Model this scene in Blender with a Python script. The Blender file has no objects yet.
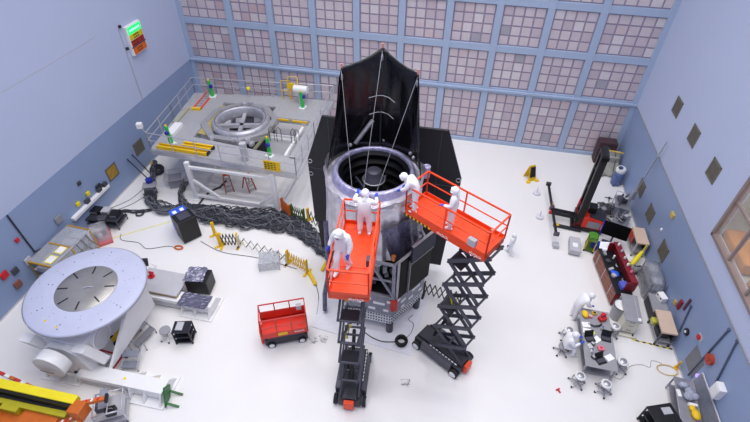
import bpy, bmesh, math, random
from mathutils import Matrix, Vector, Euler
random.seed(7)
S = bpy.context.scene
C = S.collection
PI = math.pi

# ------------------------------------------------------------------ materials
def lin(h):
    h = h.lstrip('#'); v = [int(h[i:i+2], 16)/255 for i in (0, 2, 4)]
    return tuple(x/12.92 if x <= .04045 else ((x+.055)/1.055)**2.4 for x in v) + (1,)
MATS = {}
def mat(name, col, rough=.5, metal=0, var=.06, scale=4, bump=0, bscale=30, coat=0, alpha=1, emit=0, trans=0, spec=.5, ior=1.45):
    if name in MATS: return MATS[name]
    m = bpy.data.materials.new(name); m.use_nodes = True
    nt = m.node_tree; b = nt.nodes['Principled BSDF']
    c = lin(col)
    tc = nt.nodes.new('ShaderNodeTexCoord')
    nz = nt.nodes.new('ShaderNodeTexNoise'); nz.inputs['Scale'].default_value = scale; nz.inputs['Detail'].default_value = 4
    nt.links.new(tc.outputs['Object'], nz.inputs['Vector'])
    rp = nt.nodes.new('ShaderNodeValToRGB')
    rp.color_ramp.elements[0].position = .3; rp.color_ramp.elements[1].position = .7
    rp.color_ramp.elements[0].color = tuple(x*(1-var) for x in c[:3])+(1,)
    rp.color_ramp.elements[1].color = tuple(min(1, x*(1+var)) for x in c[:3])+(1,)
    nt.links.new(nz.outputs['Fac'], rp.inputs['Fac']); nt.links.new(rp.outputs['Color'], b.inputs['Base Color'])
    b.inputs['Roughness'].default_value = rough; b.inputs['Metallic'].default_value = metal
    b.inputs['Alpha'].default_value = alpha; b.inputs['Coat Weight'].default_value = coat
    b.inputs['Transmission Weight'].default_value = trans; b.inputs['Specular IOR Level'].default_value = spec
    b.inputs['IOR'].default_value = ior
    if emit:
        b.inputs['Emission Color'].default_value = c; b.inputs['Emission Strength'].default_value = emit
    if bump:
        n2 = nt.nodes.new('ShaderNodeTexNoise'); n2.inputs['Scale'].default_value = bscale; n2.inputs['Detail'].default_value = 3
        nt.links.new(tc.outputs['Object'], n2.inputs['Vector'])
        bp = nt.nodes.new('ShaderNodeBump'); bp.inputs['Strength'].default_value = bump; bp.inputs['Distance'].default_value = .05
        nt.links.new(n2.outputs['Fac'], bp.inputs['Height']); nt.links.new(bp.outputs['Normal'], b.inputs['Normal'])
    MATS[name] = m
    return m
M_floor = mat('epoxy floor', '#ebe9e9', .28, var=.015, scale=.35, spec=.5)
M_wallu = mat('pale wall paint', '#b9c3df', .6, var=.015, scale=.3)
M_walll = mat('blue wall paint', '#8c9ec2', .45, var=.03, scale=.4)
M_ceil = mat('ceiling white', '#e6e6ea', .8)
M_post = mat('blue steel post', '#a9b9d3', .45, var=.02)
M_mull = mat('filter mullion', '#9d92a8', .6)
TONES = [mat('filter %d' % i, c, .75, var=.03) for i, c in enumerate(['#cfc3c9', '#d2c7cc', '#cabdc5', '#d8d0d4', '#c3b6be', '#cfbec3', '#a9a7b0', '#c4aeb4'])]
M_org = mat('orange lift paint', '#f04a1c', .4, var=.04)
M_orgd = mat('orange rail paint', '#ee4a1e', .4, var=.03)
M_red = mat('red lift paint', '#e03322', .4, var=.05)
M_drk = mat('dark grey steel', '#50505b', .45, metal=.3, var=.08)
M_drk2 = mat('charcoal steel', '#34343d', .5, metal=.2, var=.08)
M_blk = mat('black plastic', '#15151a', .45, var=.1)
M_blkp = mat('black panel', '#232328', .55, var=.06)
M_mli = mat('black film', '#0b0b10', .24, var=.2, bump=.5, bscale=2.5, spec=.6)
M_pan = mat('gloss black panel', '#060608', .5, var=.1, spec=.12)
M_navy = mat('navy panel', '#26283c', .5, spec=.2)
M_foil = mat('silver film', '#d6d4dc', .36, metal=.55, var=.15, scale=2, bump=1, bscale=4)
M_lil = mat('violet film', '#aeabcf', .3, metal=.45, var=.25, scale=5, bump=.8, bscale=9)
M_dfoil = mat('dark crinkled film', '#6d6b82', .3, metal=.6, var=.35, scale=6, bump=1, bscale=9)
M_alu = mat('aluminium', '#c9c9d0', .35, metal=.6, var=.08)
M_steel = mat('brushed steel', '#a8a8b0', .38, metal=.6, var=.1)
M_grey = mat('grey paint', '#94949c', .55, var=.06)
M_lgrey = mat('light grey paint', '#b9b9c0', .5, var=.05)
M_fix = mat('fixture grey', '#8d8e9a', .5, metal=.2, var=.15, scale=6)
M_wht = mat('white paint', '#ececee', .4, var=.02)
M_cream = mat('cream paint', '#dedbcb', .5, var=.03)
M_suit = mat('white coverall fabric', '#f1f1f6', .85, var=.02, bump=.12, bscale=14)
M_skin = mat('skin', '#c89a80', .6)
M_glove = mat('blue nitrile', '#2f52c8', .5)
M_lav = mat('lavender plate', '#bec2da', .4, var=.03, scale=2)
M_plate = mat('machined plate', '#a4a19e', .36, metal=.6, var=.12, scale=1.5)
M_yel = mat('yellow paint', '#f0c419', .45, var=.05)
M_yelb = mat('bright yellow paint', '#efdd22', .45, var=.04)
M_gold = mat('gold film', '#c9a14a', .35, metal=.5, var=.15)
M_oran2 = mat('burnt orange paint', '#c9651c', .5, var=.08)
M_brn = mat('dark brown', '#4a343a', .6)
M_grn = mat('green tape', '#22c455', .5)
M_dgrn = mat('dark green paint', '#2c6b35', .5)
M_olive = mat('olive tarp', '#4d6a28', .7)
M_blue = mat('blue paint', '#2f5fd6', .4)
M_dblue = mat('deep blue', '#1c2f9a', .45)
M_mar = mat('maroon paint', '#7c1a25', .4, var=.06)
M_wood = mat('brown drawer', '#8d5a48', .5)
M_lam = mat('beige laminate', '#d2b9a6', .5, var=.04)
M_rub = mat('rubber', '#26262b', .8)
M_cab = mat('cable', '#3b3d47', .6, var=.2)
M_cabg = mat('grey cable', '#6a6c74', .6)
M_clear = mat('clear plastic', '#cfd3dc', .15, alpha=.35, var=.02)
M_clear2 = mat('smoky plastic sheet', '#8e93a2', .2, alpha=.7, var=.1, bump=.5, bscale=4)
M_tarp = mat('grey tarp', '#a09f98', .7, bump=.8, bscale=3, var=.1)
M_paper = mat('paper', '#f4f4f4', .8)
M_redp = mat('red plastic', '#c8202a', .45)
M_pink = mat('pink foam', '#e0788c', .7)
M_scr = mat('screen', '#e9ecf6', .3, emit=.5)
M_green_lit = mat('lit green lamp', '#10d868', .4, emit=1.1)
M_sy = mat('sign yellow', '#d8c416', .5)
M_sr = mat('sign red', '#a82424', .5)
M_so = mat('sign orange', '#d8641c', .5)
M_vent = mat('louvre grey', '#7a7468', .5, metal=.3)
M_ventd = mat('duct interior', '#3c3832', .7)
M_wfr = mat('window frame', '#8a7a78', .5)
M_glass = mat('window glass', '#ffffff', .03, alpha=.12, var=0)
M_rope = mat('steel cable', '#b4b4ba', .4, metal=.3)
M_sheet = mat('white floor sheet', '#e6e6ee', .3, var=.03)
M_tapey = mat('tape yellow', '#e6d21e', .6)
M_txt = mat('white lettering', '#f2f2f2', .6)
M_txtd = mat('dark lettering', '#3a3010', .6)

# ------------------------------------------------------------------ mesh builder
class P:
    def __init__(s): s.v = []; s.f = []; s.sm = []; s.mi = []; s.M = Matrix(); s.cur = 0
    def add(s, vs, fs, smooth=False):
        o = len(s.v); s.v += [tuple(s.M @ Vector(v)) for v in vs]
        for f in fs: s.f.append(tuple(o+i for i in f)); s.sm.append(smooth); s.mi.append(s.cur)
        return s
    def box(s, c, d, rz=0, R=None):
        hx, hy, hz = d[0]/2, d[1]/2, d[2]/2
        r = R if R is not None else Matrix.Rotation(rz, 3, 'Z')
        c = Vector(c)
        vs = [c + r @ Vector((x*hx, y*hy, z*hz)) for z in (-1, 1) for y in (-1, 1) for x in (-1, 1)]
        return s.add(vs, [(0, 2, 3, 1), (4, 5, 7, 6), (0, 1, 5, 4), (2, 6, 7, 3), (0, 4, 6, 2), (1, 3, 7, 5)])
    def bx(s, x0, x1, y0, y1, z0, z1): return s.box(((x0+x1)/2, (y0+y1)/2, (z0+z1)/2), (abs(x1-x0), abs(y1-y0), abs(z1-z0)))
    def bar(s, p, q, w=.06, h=None):
        p = Vector(p); q = Vector(q); h = h or w; d = (q-p); L = d.length; d.normalize()
        up = Vector((0, 0, 1)) if abs(d.z) < .98 else Vector((0, 1, 0))
        a = d.cross(up).normalized(); b = a.cross(d)
        R = Matrix((d, a, b)).transposed()
        return s.box((p+q)/2, (L, w, h), R=R)
    def path(s, pts, r=.02, n=6, closed=False):
        pts = [Vector(p) for p in pts]; k = len(pts); vs = []; fs = []
        rr = r if isinstance(r, (list, tuple)) else [r]*k
        prev = None
        for i, p in enumerate(pts):
            if closed: d = pts[(i+1) % k]-pts[i-1]
            else: d = pts[min(i+1, k-1)]-pts[max(i-1, 0)]
            if d.length < 1e-9: d = Vector((0, 0, 1))
            d.normalize()
            if prev is None:
                up = Vector((0, 0, 1)) if abs(d.z) < .95 else Vector((1, 0, 0)); a = d.cross(up).normalized()
            else:
                a = (prev - d*prev.dot(d))
                if a.length < 1e-6: a = d.orthogonal()
                a.normalize()
            prev = a; b = d.cross(a)
            for j in range(n):
                t = 2*PI*j/n; vs.append(p + (a*math.cos(t)+b*math.sin(t))*rr[i])
        for i in range(k if closed else k-1):
            for j in range(n):
                i2 = (i+1) % k
                fs.append((i*n+j, i*n+(j+1) % n, i2*n+(j+1) % n, i2*n+j))
        s.add(vs, fs, True)
        if not closed:
            s.add(vs[:n], [tuple(range(n))[::-1]]); s.add(vs[-n:], [tuple(range(n))])
        return s
    def tube(s, p, q, r=.02, n=8): return s.path([p, q], r, n)
    def lathe(s, prof, c=(0, 0, 0), n=32, R=None, a0=0, a1=2*PI):
        full = abs(a1-a0-2*PI) < 1e-6; m = n if full else n+1; vs = []; fs = []
        R = R or Matrix.Identity(3); c = Vector(c)
        for i in range(m):
            t = a0+(a1-a0)*i/n
            for (r, z) in prof: vs.append(c + R @ Vector((r*math.cos(t), r*math.sin(t), z)))
        k = len(prof)
        for i in range(n):
            i2 = (i+1) % m
            for j in range(k-1): fs.append((i*k+j, i2*k+j, i2*k+j+1, i*k+j+1))
        return s.add(vs, fs, True)
    def cyl(s, c, r, h, n=20, R=None, r2=None):
        r2 = r if r2 is None else r2
        s.lathe([(r, 0), (r2, h)], c, n, R)
        R = R or Matrix.Identity(3); c = Vector(c)
        s.add([c+R @ Vector((r*math.cos(2*PI*i/n), r*math.sin(2*PI*i/n), 0)) for i in range(n)], [tuple(range(n))[::-1]])
        return s.add([c+R @ Vector((r2*math.cos(2*PI*i/n), r2*math.sin(2*PI*i/n), h)) for i in range(n)], [tuple(range(n))])
    def prism(s, poly, z0, z1):
        n = len(poly)
        vs = [(x, y, z0) for x, y in poly]+[(x, y, z1) for x, y in poly]
        return s.add(vs, [tuple(range(n))[::-1], tuple(range(n, 2*n))]+[(i, (i+1) % n, n+(i+1) % n, n+i) for i in range(n)])
    def slab(s, pts, off):
        """extrude a 3D polygon by vector off"""
        n = len(pts); off = Vector(off)
        vs = [Vector(p) for p in pts]+[Vector(p)+off for p in pts]
        return s.add(vs, [tuple(range(n))[::-1], tuple(range(n, 2*n))]+[(i, (i+1) % n, n+(i+1) % n, n+i) for i in range(n)])
    def ball(s, c, r, n=12, m=8, R=None):
        if not isinstance(r, (tuple, list)): r = (r, r, r)
        R = R or Matrix.Identity(3); c = Vector(c); vs = []; fs = []
        for j in range(m+1):
            ph = PI*j/m
            for i in range(n):
                t = 2*PI*i/n; vs.append(c+R @ Vector((r[0]*math.sin(ph)*math.cos(t), r[1]*math.sin(ph)*math.sin(t), r[2]*math.cos(ph))))
        for j in range(m):
            for i in range(n): fs.append((j*n+i, (j+1)*n+i, (j+1)*n+(i+1) % n, j*n+(i+1) % n))
        return s.add(vs, fs, True)
def obj(name, b, m, parent=None, bevel=0):
    me = bpy.data.meshes.new(name); me.from_pydata(b.v, [], b.f)
    for p, sm, mi in zip(me.polygons, b.sm, b.mi): p.use_smooth = sm; p.material_index = mi
    for x in (m if isinstance(m, (list, tuple)) else [m]): me.materials.append(x)
    bm = bmesh.new(); bm.from_mesh(me); bmesh.ops.recalc_face_normals(bm, faces=bm.faces); bm.to_mesh(me); bm.free()
    me.update()
    o = bpy.data.objects.new(name, me); C.objects.link(o)
    if parent: o.parent = parent
    if bevel:
        md = o.modifiers.new('bev', 'BEVEL'); md.width = bevel; md.segments = 2; md.limit_method = 'ANGLE'
    return o
def tag(o, label, cat, group=None, kind=None):
    o['label'] = label; o['category'] = cat
    if group: o['group'] = group
    if kind: o['kind'] = kind
    return o
def thing(name, label, cat, loc=(0, 0, 0), rz=0, group=None):
    o = bpy.data.objects.new(name, None); o.empty_display_size = .2; C.objects.link(o)
    o.location = loc; o.rotation_euler = (0, 0, rz)
    return tag(o, label, cat, group)
def dup(root, loc, rz, label, group=None):
    r = root.copy(); C.objects.link(r); r.location = loc; r.rotation_euler = (0, 0, rz); r['label'] = label
    if group: r['group'] = group
    for ch in list(root.children):
        c = ch.copy(); C.objects.link(c); c.parent = r
        for g in list(ch.children):
            d = g.copy(); C.objects.link(d); d.parent = c
    return r
def single(name, b, m, label, cat, group=None, kind=None, bevel=0):
    return tag(obj(name, b, m, None, bevel), label, cat, group, kind)
def text(body, size, m, parent, loc, rot, ext=.004, name='lettering'):
    cu = bpy.data.curves.new(name, 'FONT'); cu.body = body; cu.size = size; cu.extrude = ext
    cu.align_x = 'CENTER'; cu.align_y = 'CENTER'
    o = bpy.data.objects.new(name, cu); C.objects.link(o); o.parent = parent; o.location = loc; o.rotation_euler = rot
    cu.materials.append(m)
    dg = bpy.context.evaluated_depsgraph_get(); me = bpy.data.meshes.new_from_object(o.evaluated_get(dg)); bpy.data.objects.remove(o)
    o = bpy.data.objects.new(name, me); C.objects.link(o); o.parent = parent; o.location = loc; o.rotation_euler = rot
    return o
def curve(pts, k=6):
    pts = [Vector(p) for p in pts]; P_ = [pts[0]]+pts+[pts[-1]]; out = []
    for i in range(1, len(P_)-2):
        for j in range(k):
            t = j/k; a, b_, c, d = P_[i-1:i+3]
            out.append(.5*((2*b_)+(c-a)*t+(2*a-5*b_+4*c-d)*t*t+(3*b_-a-3*c+d)*t**3))
    return out+[pts[-1]]
RX = lambda a: Matrix.Rotation(a, 3, 'X')
RY = lambda a: Matrix.Rotation(a, 3, 'Y')
RZ = lambda a: Matrix.Rotation(a, 3, 'Z')

# ------------------------------------------------------------------ camera
cam = bpy.data.cameras.new('camera'); co = bpy.data.objects.new('camera', cam); C.objects.link(co)
pitch, yaw, roll = .7281, .1854, -.0192
def camrot():
    cy, sy = math.cos(yaw), math.sin(yaw); Y = Matrix(((cy, sy, 0), (-sy, cy, 0), (0, 0, 1)))
    c, s = math.cos(pitch), math.sin(pitch); B = Matrix(((1, 0, 0), (0, -s, -c), (0, c, -s)))
    cr, sr = math.cos(roll), math.sin(roll); Z = Matrix(((cr, sr, 0), (-sr, cr, 0), (0, 0, 1)))
    return Z @ B @ Y
Rm = camrot()
R3 = Matrix((Rm[0], -Rm[1], -Rm[2])).transposed()
co.matrix_world = Matrix.Translation((0, 0, 18.265)) @ R3.to_4x4()
cam.sensor_width = 36; cam.lens = 469.33/750*36; cam.clip_end = 200
S.camera = co

# ------------------------------------------------------------------ setting
XL, XR, YB, YF, ZC, ST = -18.99, 11.01, 28.96, -4.5, 26.5, 3.96
def struct(name, b, m, label, cat):
    return single(name, b, m, label, cat, kind='structure')
struct('floor', P().bx(XL-.3, XR+.3, YF-.3, YB+.5, -.2, 0), M_floor, 'glossy white epoxy cleanroom floor', 'floor')
struct('ceiling', P().bx(XL-.3, XR+.3, YF-.3, YB+.5, ZC, ZC+.2), M_ceil, 'white ceiling high above the cleanroom', 'ceiling')
struct('wall_front', P().bx(XL-.3, XR+.3, YF-.3, YF, 0, ZC), M_wallu, 'pale wall behind the viewpoint', 'wall')
b = P(); b.bx(XL-.3, XL, YF, YB+.3, ST, ZC); b.cur = 1; b.bx(XL-.3, XL+.012, YF, YB+.3, 0, ST)
struct('wall_left', b, [M_wallu, M_walll], 'pale wall with a tall blue painted dado and the status sign', 'wall')
WY0, WY1, WZ0, WZ1 = 3.0, 16.15, 5.05, 8.6
b = P()
b.bx(XR, XR+.3, WY1, YB+.3, ST, ZC); b.bx(XR, XR+.3, YF, WY0, ST, ZC); b.bx(XR, XR+.3, WY0, WY1, ST, WZ0); b.bx(XR, XR+.3, WY0, WY1, WZ1, ZC)
b.cur = 1; b.bx(XR-.012, XR+.3, YF, YB+.3, 0, ST)
struct('wall_right', b, [M_wallu, M_walll], 'pale wall with a tall blue painted dado and the viewing window', 'wall')
# filter wall
b = P(); b.bx(XL-.3, XR+.3, YB+.06, YB+.3, 0, ZC)
px_ = [XL+.1]+[-15.378+2.847*i for i in range(9)]+[XR-.1]
zs_ = [.12, 3.96, 6.72, 9.48, 12.24, 15.0, 17.76]
rr = random.Random(3)
for i in range(10):
    nx = 5 if i in (0, 9) else 4
    x0 = px_[i]+(.2 if i else .0)+.03; x1 = px_[i+1]-(.2 if i < 9 else .0)-.03
    for j in range(6):
        z1 = zs_[j+1]-.23; z0 = zs_[j]+(.23 if j else .12)
        if j == 0:
            pitch_z = .63; cells = [(z1-(k+1)*pitch_z, z1-k*pitch_z) for k in range(5)]+[(z0, z1-5*pitch_z)]
        else:
            ph = (z1-z0)/4; cells = [(z0+k*ph, z0+(k+1)*ph) for k in range(4)]
        w = (x1-x0)/nx
        for a in range(nx):
            for (u, v) in cells:
                if rr.random() < .02: t = 6
                elif i == 0 and rr.random() < .3 or i in (1,) and rr.random() < .15: t = 7  # redder tone near the sign wall: pinkish reflection put into the tile colour
                else: t = rr.choice([0, 0, 1, 2, 3, 4, 5, 1])
                b.cur = t+1
                b.bx(x0+a*w+.05, x0+(a+1)*w-.05, YB+.03, YB+.1, u+.05, v-.04)
struct('wall_back', b, [M_mull]+TONES, 'wall of square pinkish air filters behind the telescope', 'wall')
n = 0
for i, x in enumerate(px_):
    n += 1; w = .2 if 0 < i < 10 else .22
    struct('trim_%d' % n, P().bx(x-w, x+w, YB-.1, YB+.08, 0, ZC), M_post, 'blue upright post %d from the sign wall, between filter bays' % (i+1), 'post')
for j, z in enumerate(zs_):
    n += 1
    b = P()
    if j == 0: b.bx(XL, XR, YB-.13, YB+.08, 0, .22)
    else: b.bx(XL, XR, YB-.07, YB+.08, z-.2, z+.2)
    if j == 1: b.bx(XL, XR, YB-.2, YB-.07, z-.02, z+.1)
    struct('trim_%d' % n, b, M_post, 'blue horizontal rail %d up the filter wall' % (j+1), 'rail')
n += 1; struct('trim_%d' % n, P().bx(XL, XL+.03, YF, YB, 0, .1), M_alu, 'pale skirting strip under the sign wall', 'baseboard')
n += 1; struct('trim_%d' % n, P().bx(XR-.03, XR, YF, YB, 0, .1), M_alu, 'pale skirting strip under the window wall', 'baseboard')
n += 1; struct('trim_%d' % n, P().bx(XR-.03, XR, YF, YB, ST-.03, ST+.04), M_grey, 'thin grey strip above the blue dado of the window wall', 'trim')
n += 1; struct('trim_%d' % n, P().bx(XL, XL+.008, 14, 21, 8.52, 8.545), M_lgrey, 'fine seam line across the sign wall', 'trim')
# viewing window with the corridor behind it
wn = thing('window_1', 'long viewing window onto an office corridor', 'window', (0, 0, 0)); wn['kind'] = 'structure'
b = P(); t = .07
for z in (WZ0, WZ1): b.bx(XR-.06, XR+.2, WY0, WY1, z-t, z+t)
for y in (WY0, WY1): b.bx(XR-.06, XR+.2, y-t, y+t, WZ0-t, WZ1+t)
obj('window_frame', b, M_wfr, wn)
b = P()
for y in (14.6, 12.9, 11.2, 9.5, 7.3, 5.1): b.bx(XR+.0, XR+.12, y-.05, y+.05, WZ0, WZ1)
b.bx(XR+.0, XR+.12, WY0, WY1, 6.75, 6.83)
obj('mullion', b, M_wfr, wn)
obj('glass', P().bx(XR+.06, XR+.07, WY0, WY1, WZ0, WZ1), M_glass, wn)
b = P(); b.bx(XR+.3, XR+4, WY0-1, WY1+1.5, WZ0-.4, WZ0-.3); b.bx(XR+.3, XR+4, WY0-1, WY1+1.5, WZ1+.4, WZ1+.5)
b.bx(XR+3.9, XR+4, WY0-1, WY1+1.5, WZ0-.4, WZ1+.5); b.bx(XR+.3, XR+4, WY1+1.4, WY1+1.5, WZ0-.4, WZ1+.5); b.bx(XR+.3, XR+4, WY0-1, WY0-.9, WZ0-.4, WZ1+.5)
struct('wall_corridor', b, mat('corridor paint', '#b9b4aa', .7), 'pale corridor walls beyond the viewing window', 'wall')
for k, (y, lb) in enumerate(((15.2, 'amber seating bench behind the viewing window, by its far corner'), (12.6, 'amber seating bench behind the viewing window, nearer the lower edge'))):
    t = thing('bench', lb, 'bench', (XR+.85, y, WZ0-.3), 0, 'benches in the corridor')
    obj('seat', P().bx(-.5, .5, -1.0, 1.0, .1, .6), mat('amber cloth', '#c98428', .7), t, .04)
    obj('backrest', P().bx(.4, .6, -.8, .8, .5, 1.0), mat('amber cloth', '#d08a2e', .7), t, .04)
t = thing('exit_sign', 'small green and white exit sign in the corridor behind the window', 'sign', (XR+.9, 15.6, 6.7))
obj('panel', P().bx(-.03, .03, -.2, .2, 0, .4), mat('sign green', '#1f8a52', .5), t)
obj('figure', P().bx(-.04, -.03, -.1, .1, .08, .3), M_paper, t)
obj('hanger', P().tube((0, 0, .4), (0, 0, 2.25), .015), M_grey, t)
# wall openings: square louvre grilles
def grille(loc, wall, label, back, group):
    t = thing('vent_grille', label, 'vent', loc, 0 if wall == 'R' else PI, group)   # local -x faces the room
    fr = P()
    for s_ in (-1, 1): fr.bx(-.03, .0, s_*.4-.04, s_*.4+.04, -.42, .42); fr.bx(-.03, .0, -.42, .42, s_*.38-.04, s_*.38+.04)
    obj('frame', fr, M_vent, t)
    obj('backing', P().bx(-.008, -.001, -.4, .4, -.38, .38), back, t)
    for k in range(6): obj('slat', P().box((-.02, 0, -.3+.12*k), (.02, .74, .05), R=RY(.5)), back, t)
gv = 'square louvre grilles let into the walls'
VD = mat('vent shade grey', '#6d685f', .5, metal=.3)
for (y, z, lb) in ((23.87, 6.6, 'square grey grille high on the window wall, closest to the filter wall'), (21.13, 6.6, 'square grey grille high on the window wall, middle one of three'), (18.38, 6.6, 'square grey grille high on the window wall, closest to the window'),
                   (23.4, 1.7, 'square grille in the blue dado behind the stacker truck'), (21.2, 1.68, 'square grille in the blue dado above the beige topped cart'), (18.43, 1.65, 'square grille in the blue dado above the plastic draped rack')):
    grille((XR-.014 if z < ST else XR, y, z), 'R', lb, VD, gv)
grille((XL+.014, 18.4, 1.66), 'L', 'gold coloured square grille in the blue dado above the white trunking', M_gold, gv)
grille((XL+.014, 21.1, 1.6), 'L', 'grey square grille in the blue dado beside the platform', VD, gv)
# status sign
t = thing('status_sign', 'wall sign of stacked green, yellow, red and orange panels, green one lit', 'sign', (XL, 23.9, 6.6))
obj('housing', P().bx(0, .2, -.68, .68, -.05, 1.62), M_wht, t, .03)
for z0, z1, m in ((1.16, 1.54, M_green_lit), (.84, 1.12, M_sy), (.5, .8, M_sr), (.02, .4, M_so)):
    p = obj('lamp_panel', P().bx(.2, .23, -.6, .6, z0, z1), m, t)
    if m is not M_green_lit:
        q = P()
        for zz in ((z0+z1)/2+.07, (z0+z1)/2-.07):
            for k in range(5):
                if (k+int(z0*10)) % 4: q.bx(.23, .235, -.45+.18*k, -.32+.18*k, zz-.035, zz+.035)
        obj('lettering', q, M_txtd, p)
    else:
        q = P()
        for k in range(6): q.bx(.23, .235, -.5+.17*k, -.38+.17*k, (z0+z1)/2-.06, (z0+z1)/2+.07)
        obj('lettering', q, mat('lit white letter', '#a8ffd0', .4, emit=1.0), p)
obj('divider', P().bx(.2, .225, -.68, .68, .42, .48), M_drk, t)
for z in (1.75, .5): obj('bracket', P().bx(.0, .12, -.98, -.84, z-.06, z+.08), M_drk2, t)
single('wall_mounted_conduit', P().path([(XL+.03, 22.85, 8.3), (XL+.03, 22.85, 6.2), (XL+.03, 22.85, ST)], .02), M_lgrey, 'thin pale conduit running down beside the coloured status sign', 'conduit')

# ------------------------------------------------------------------ lights: ceiling fixtures
for iy in range(6):
    for ix in range(5):
        x = -13+4.8*ix; y = 1.0+5.2*iy
        l = bpy.data.lights.new('ceiling_lamp', 'AREA'); l.shape = 'RECTANGLE'; l.size = 2.2; l.size_y = 1.2; l.energy = 176; l.spread = 2.3; l.color = (1, .985, .972)
        o = bpy.data.objects.new('ceiling_lamp', l); C.objects.link(o); o.location = (x, y, ZC-.05)
wd = bpy.data.worlds.new('world'); S.world = wd; wd.use_nodes = True
wd.node_tree.nodes['Background'].inputs[0].default_value = (.02, .02, .025, 1)
for y in (12, 7):
    l = bpy.data.lights.new('corridor_lamp', 'AREA'); l.size = 1.5; l.energy = 60; l.color = (1, .9, .75)
    o = bpy.data.objects.new('corridor_lamp', l); C.objects.link(o); o.location = (XR+2, y+2, WZ1+.35)
S.view_settings.view_transform = 'Standard'; S.view_settings.look = 'None'; S.view_settings.exposure = 0; S.view_settings.gamma = 1
S.view_settings.use_curve_mapping = False
S.cycles.use_denoising = True; S.cycles.max_bounces = 8
#@@NEXT
# ------------------------------------------------------------------ telescope
TX, TY, TR = -2.75, 14.3, 1.62
tel = thing('space_telescope', 'tall foil wrapped space telescope with raised black hood and wide black sunshield panels', 'telescope', (TX, TY, 0))
ZR = 7.45
def ang(a): return math.cos(a), math.sin(a)
# draped silver blanket: pleated, slightly flaring skirt
b = P(); N = 144; rows = [(7.5, 1.93), (7.1, 1.86), (6.7, 1.86), (6.3, 1.87), (5.9, 1.88), (5.5, 1.9), (5.1, 1.93), (4.7, 1.95), (4.25, 1.96)]
vs = []; rr = random.Random(5)
ph = [rr.random()*6.28 for _ in range(8)]
for z, r in rows:
    dz = (7.5-z)/3.2
    for i in range(N):
        a = 2*PI*i/N
        w = sum(math.sin(a*k+p+z*(.4 if k % 2 else -.5))*amp for k, p, amp in ((7, ph[0], .035), (13, ph[1], .03), (22, ph[2], .03), (37, ph[3], .022)))*(0.5+dz)
        zz = z+(.14*math.sin(5*a+ph[4])*dz if z < 4.5 else 0)
        if z > 7.4: zz += -.35+.5*max(0, abs(math.cos(a)))**4+.05*math.sin(11*a)
        x, y = ang(a); vs.append((x*(r+w), y*(r+w), zz))
fs = []
for j in range(len(rows)-1):
    for i in range(N): fs.append((j*N+i, j*N+(i+1) % N, (j+1)*N+(i+1) % N, (j+1)*N+i))
b.add(vs, fs, True); obj('foil_blanket', b, M_foil, tel)
# dark foil swath over the solar side
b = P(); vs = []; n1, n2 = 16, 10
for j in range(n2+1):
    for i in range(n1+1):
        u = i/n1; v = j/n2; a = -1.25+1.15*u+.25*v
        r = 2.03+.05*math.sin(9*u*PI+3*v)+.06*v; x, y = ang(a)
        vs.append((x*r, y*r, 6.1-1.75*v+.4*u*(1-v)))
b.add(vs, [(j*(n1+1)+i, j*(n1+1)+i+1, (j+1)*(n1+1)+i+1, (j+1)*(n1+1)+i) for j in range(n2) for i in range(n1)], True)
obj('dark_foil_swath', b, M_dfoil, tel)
# aperture ring: padded violet lip + collar
obj('aperture_ring', P().lathe([(1.42, ZR-.25), (1.38, ZR-.05), (1.41, ZR+.04), (1.48, ZR+.06), (1.56, ZR+.02), (1.6, ZR-.08), (1.66, ZR-.3)], n=64), M_lil, tel)
obj('collar', P().lathe([(1.64, ZR-.26), (1.78, ZR-.4), (1.9, ZR-.55)], n=64), M_foil, tel)
# inner baffle tube with vanes
b = P(); prof = [(1.4, ZR)]
for k in range(8):
    z = ZR-.22-.42*k; prof += [(1.39, z+.04), (1.26, z), (1.26, z-.04), (1.39, z-.06)]
prof += [(1.39, ZR-3.9), (0, ZR-3.9)]
b.lathe(prof, n=48); obj('baffle_tube', b, mat('baffle black', '#101015', .4, spec=.4), tel)
# central secondary-mirror housing and its spider
b = P(); b.lathe([(0, ZR-.05), (.25, ZR-.05), (.29, ZR-.1), (.29, ZR-.4), (.42, ZR-.45), (.42, ZR-.62), (.36, ZR-.7), (.42, ZR-1.6), (.5, ZR-3.6)], n=28)
hub = obj('mirror_hub', b, mat('hub grey black', '#3c3c4a', .4), tel)
obj('hub_collar', P().lathe([(.42, ZR-.46), (.45, ZR-.46), (.45, ZR-.53), (.42, ZR-.53)], n=28), M_steel, hub)
for k in range(6):
    a = k*PI/3+.3; x, y = ang(a)
    obj('strut', P().bar((.4*x, .4*y, ZR-1.5), (1.36*x, 1.36*y, ZR-1.2), .07, .12), mat('hub grey black', '#3c3c4a', .4), tel)
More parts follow.
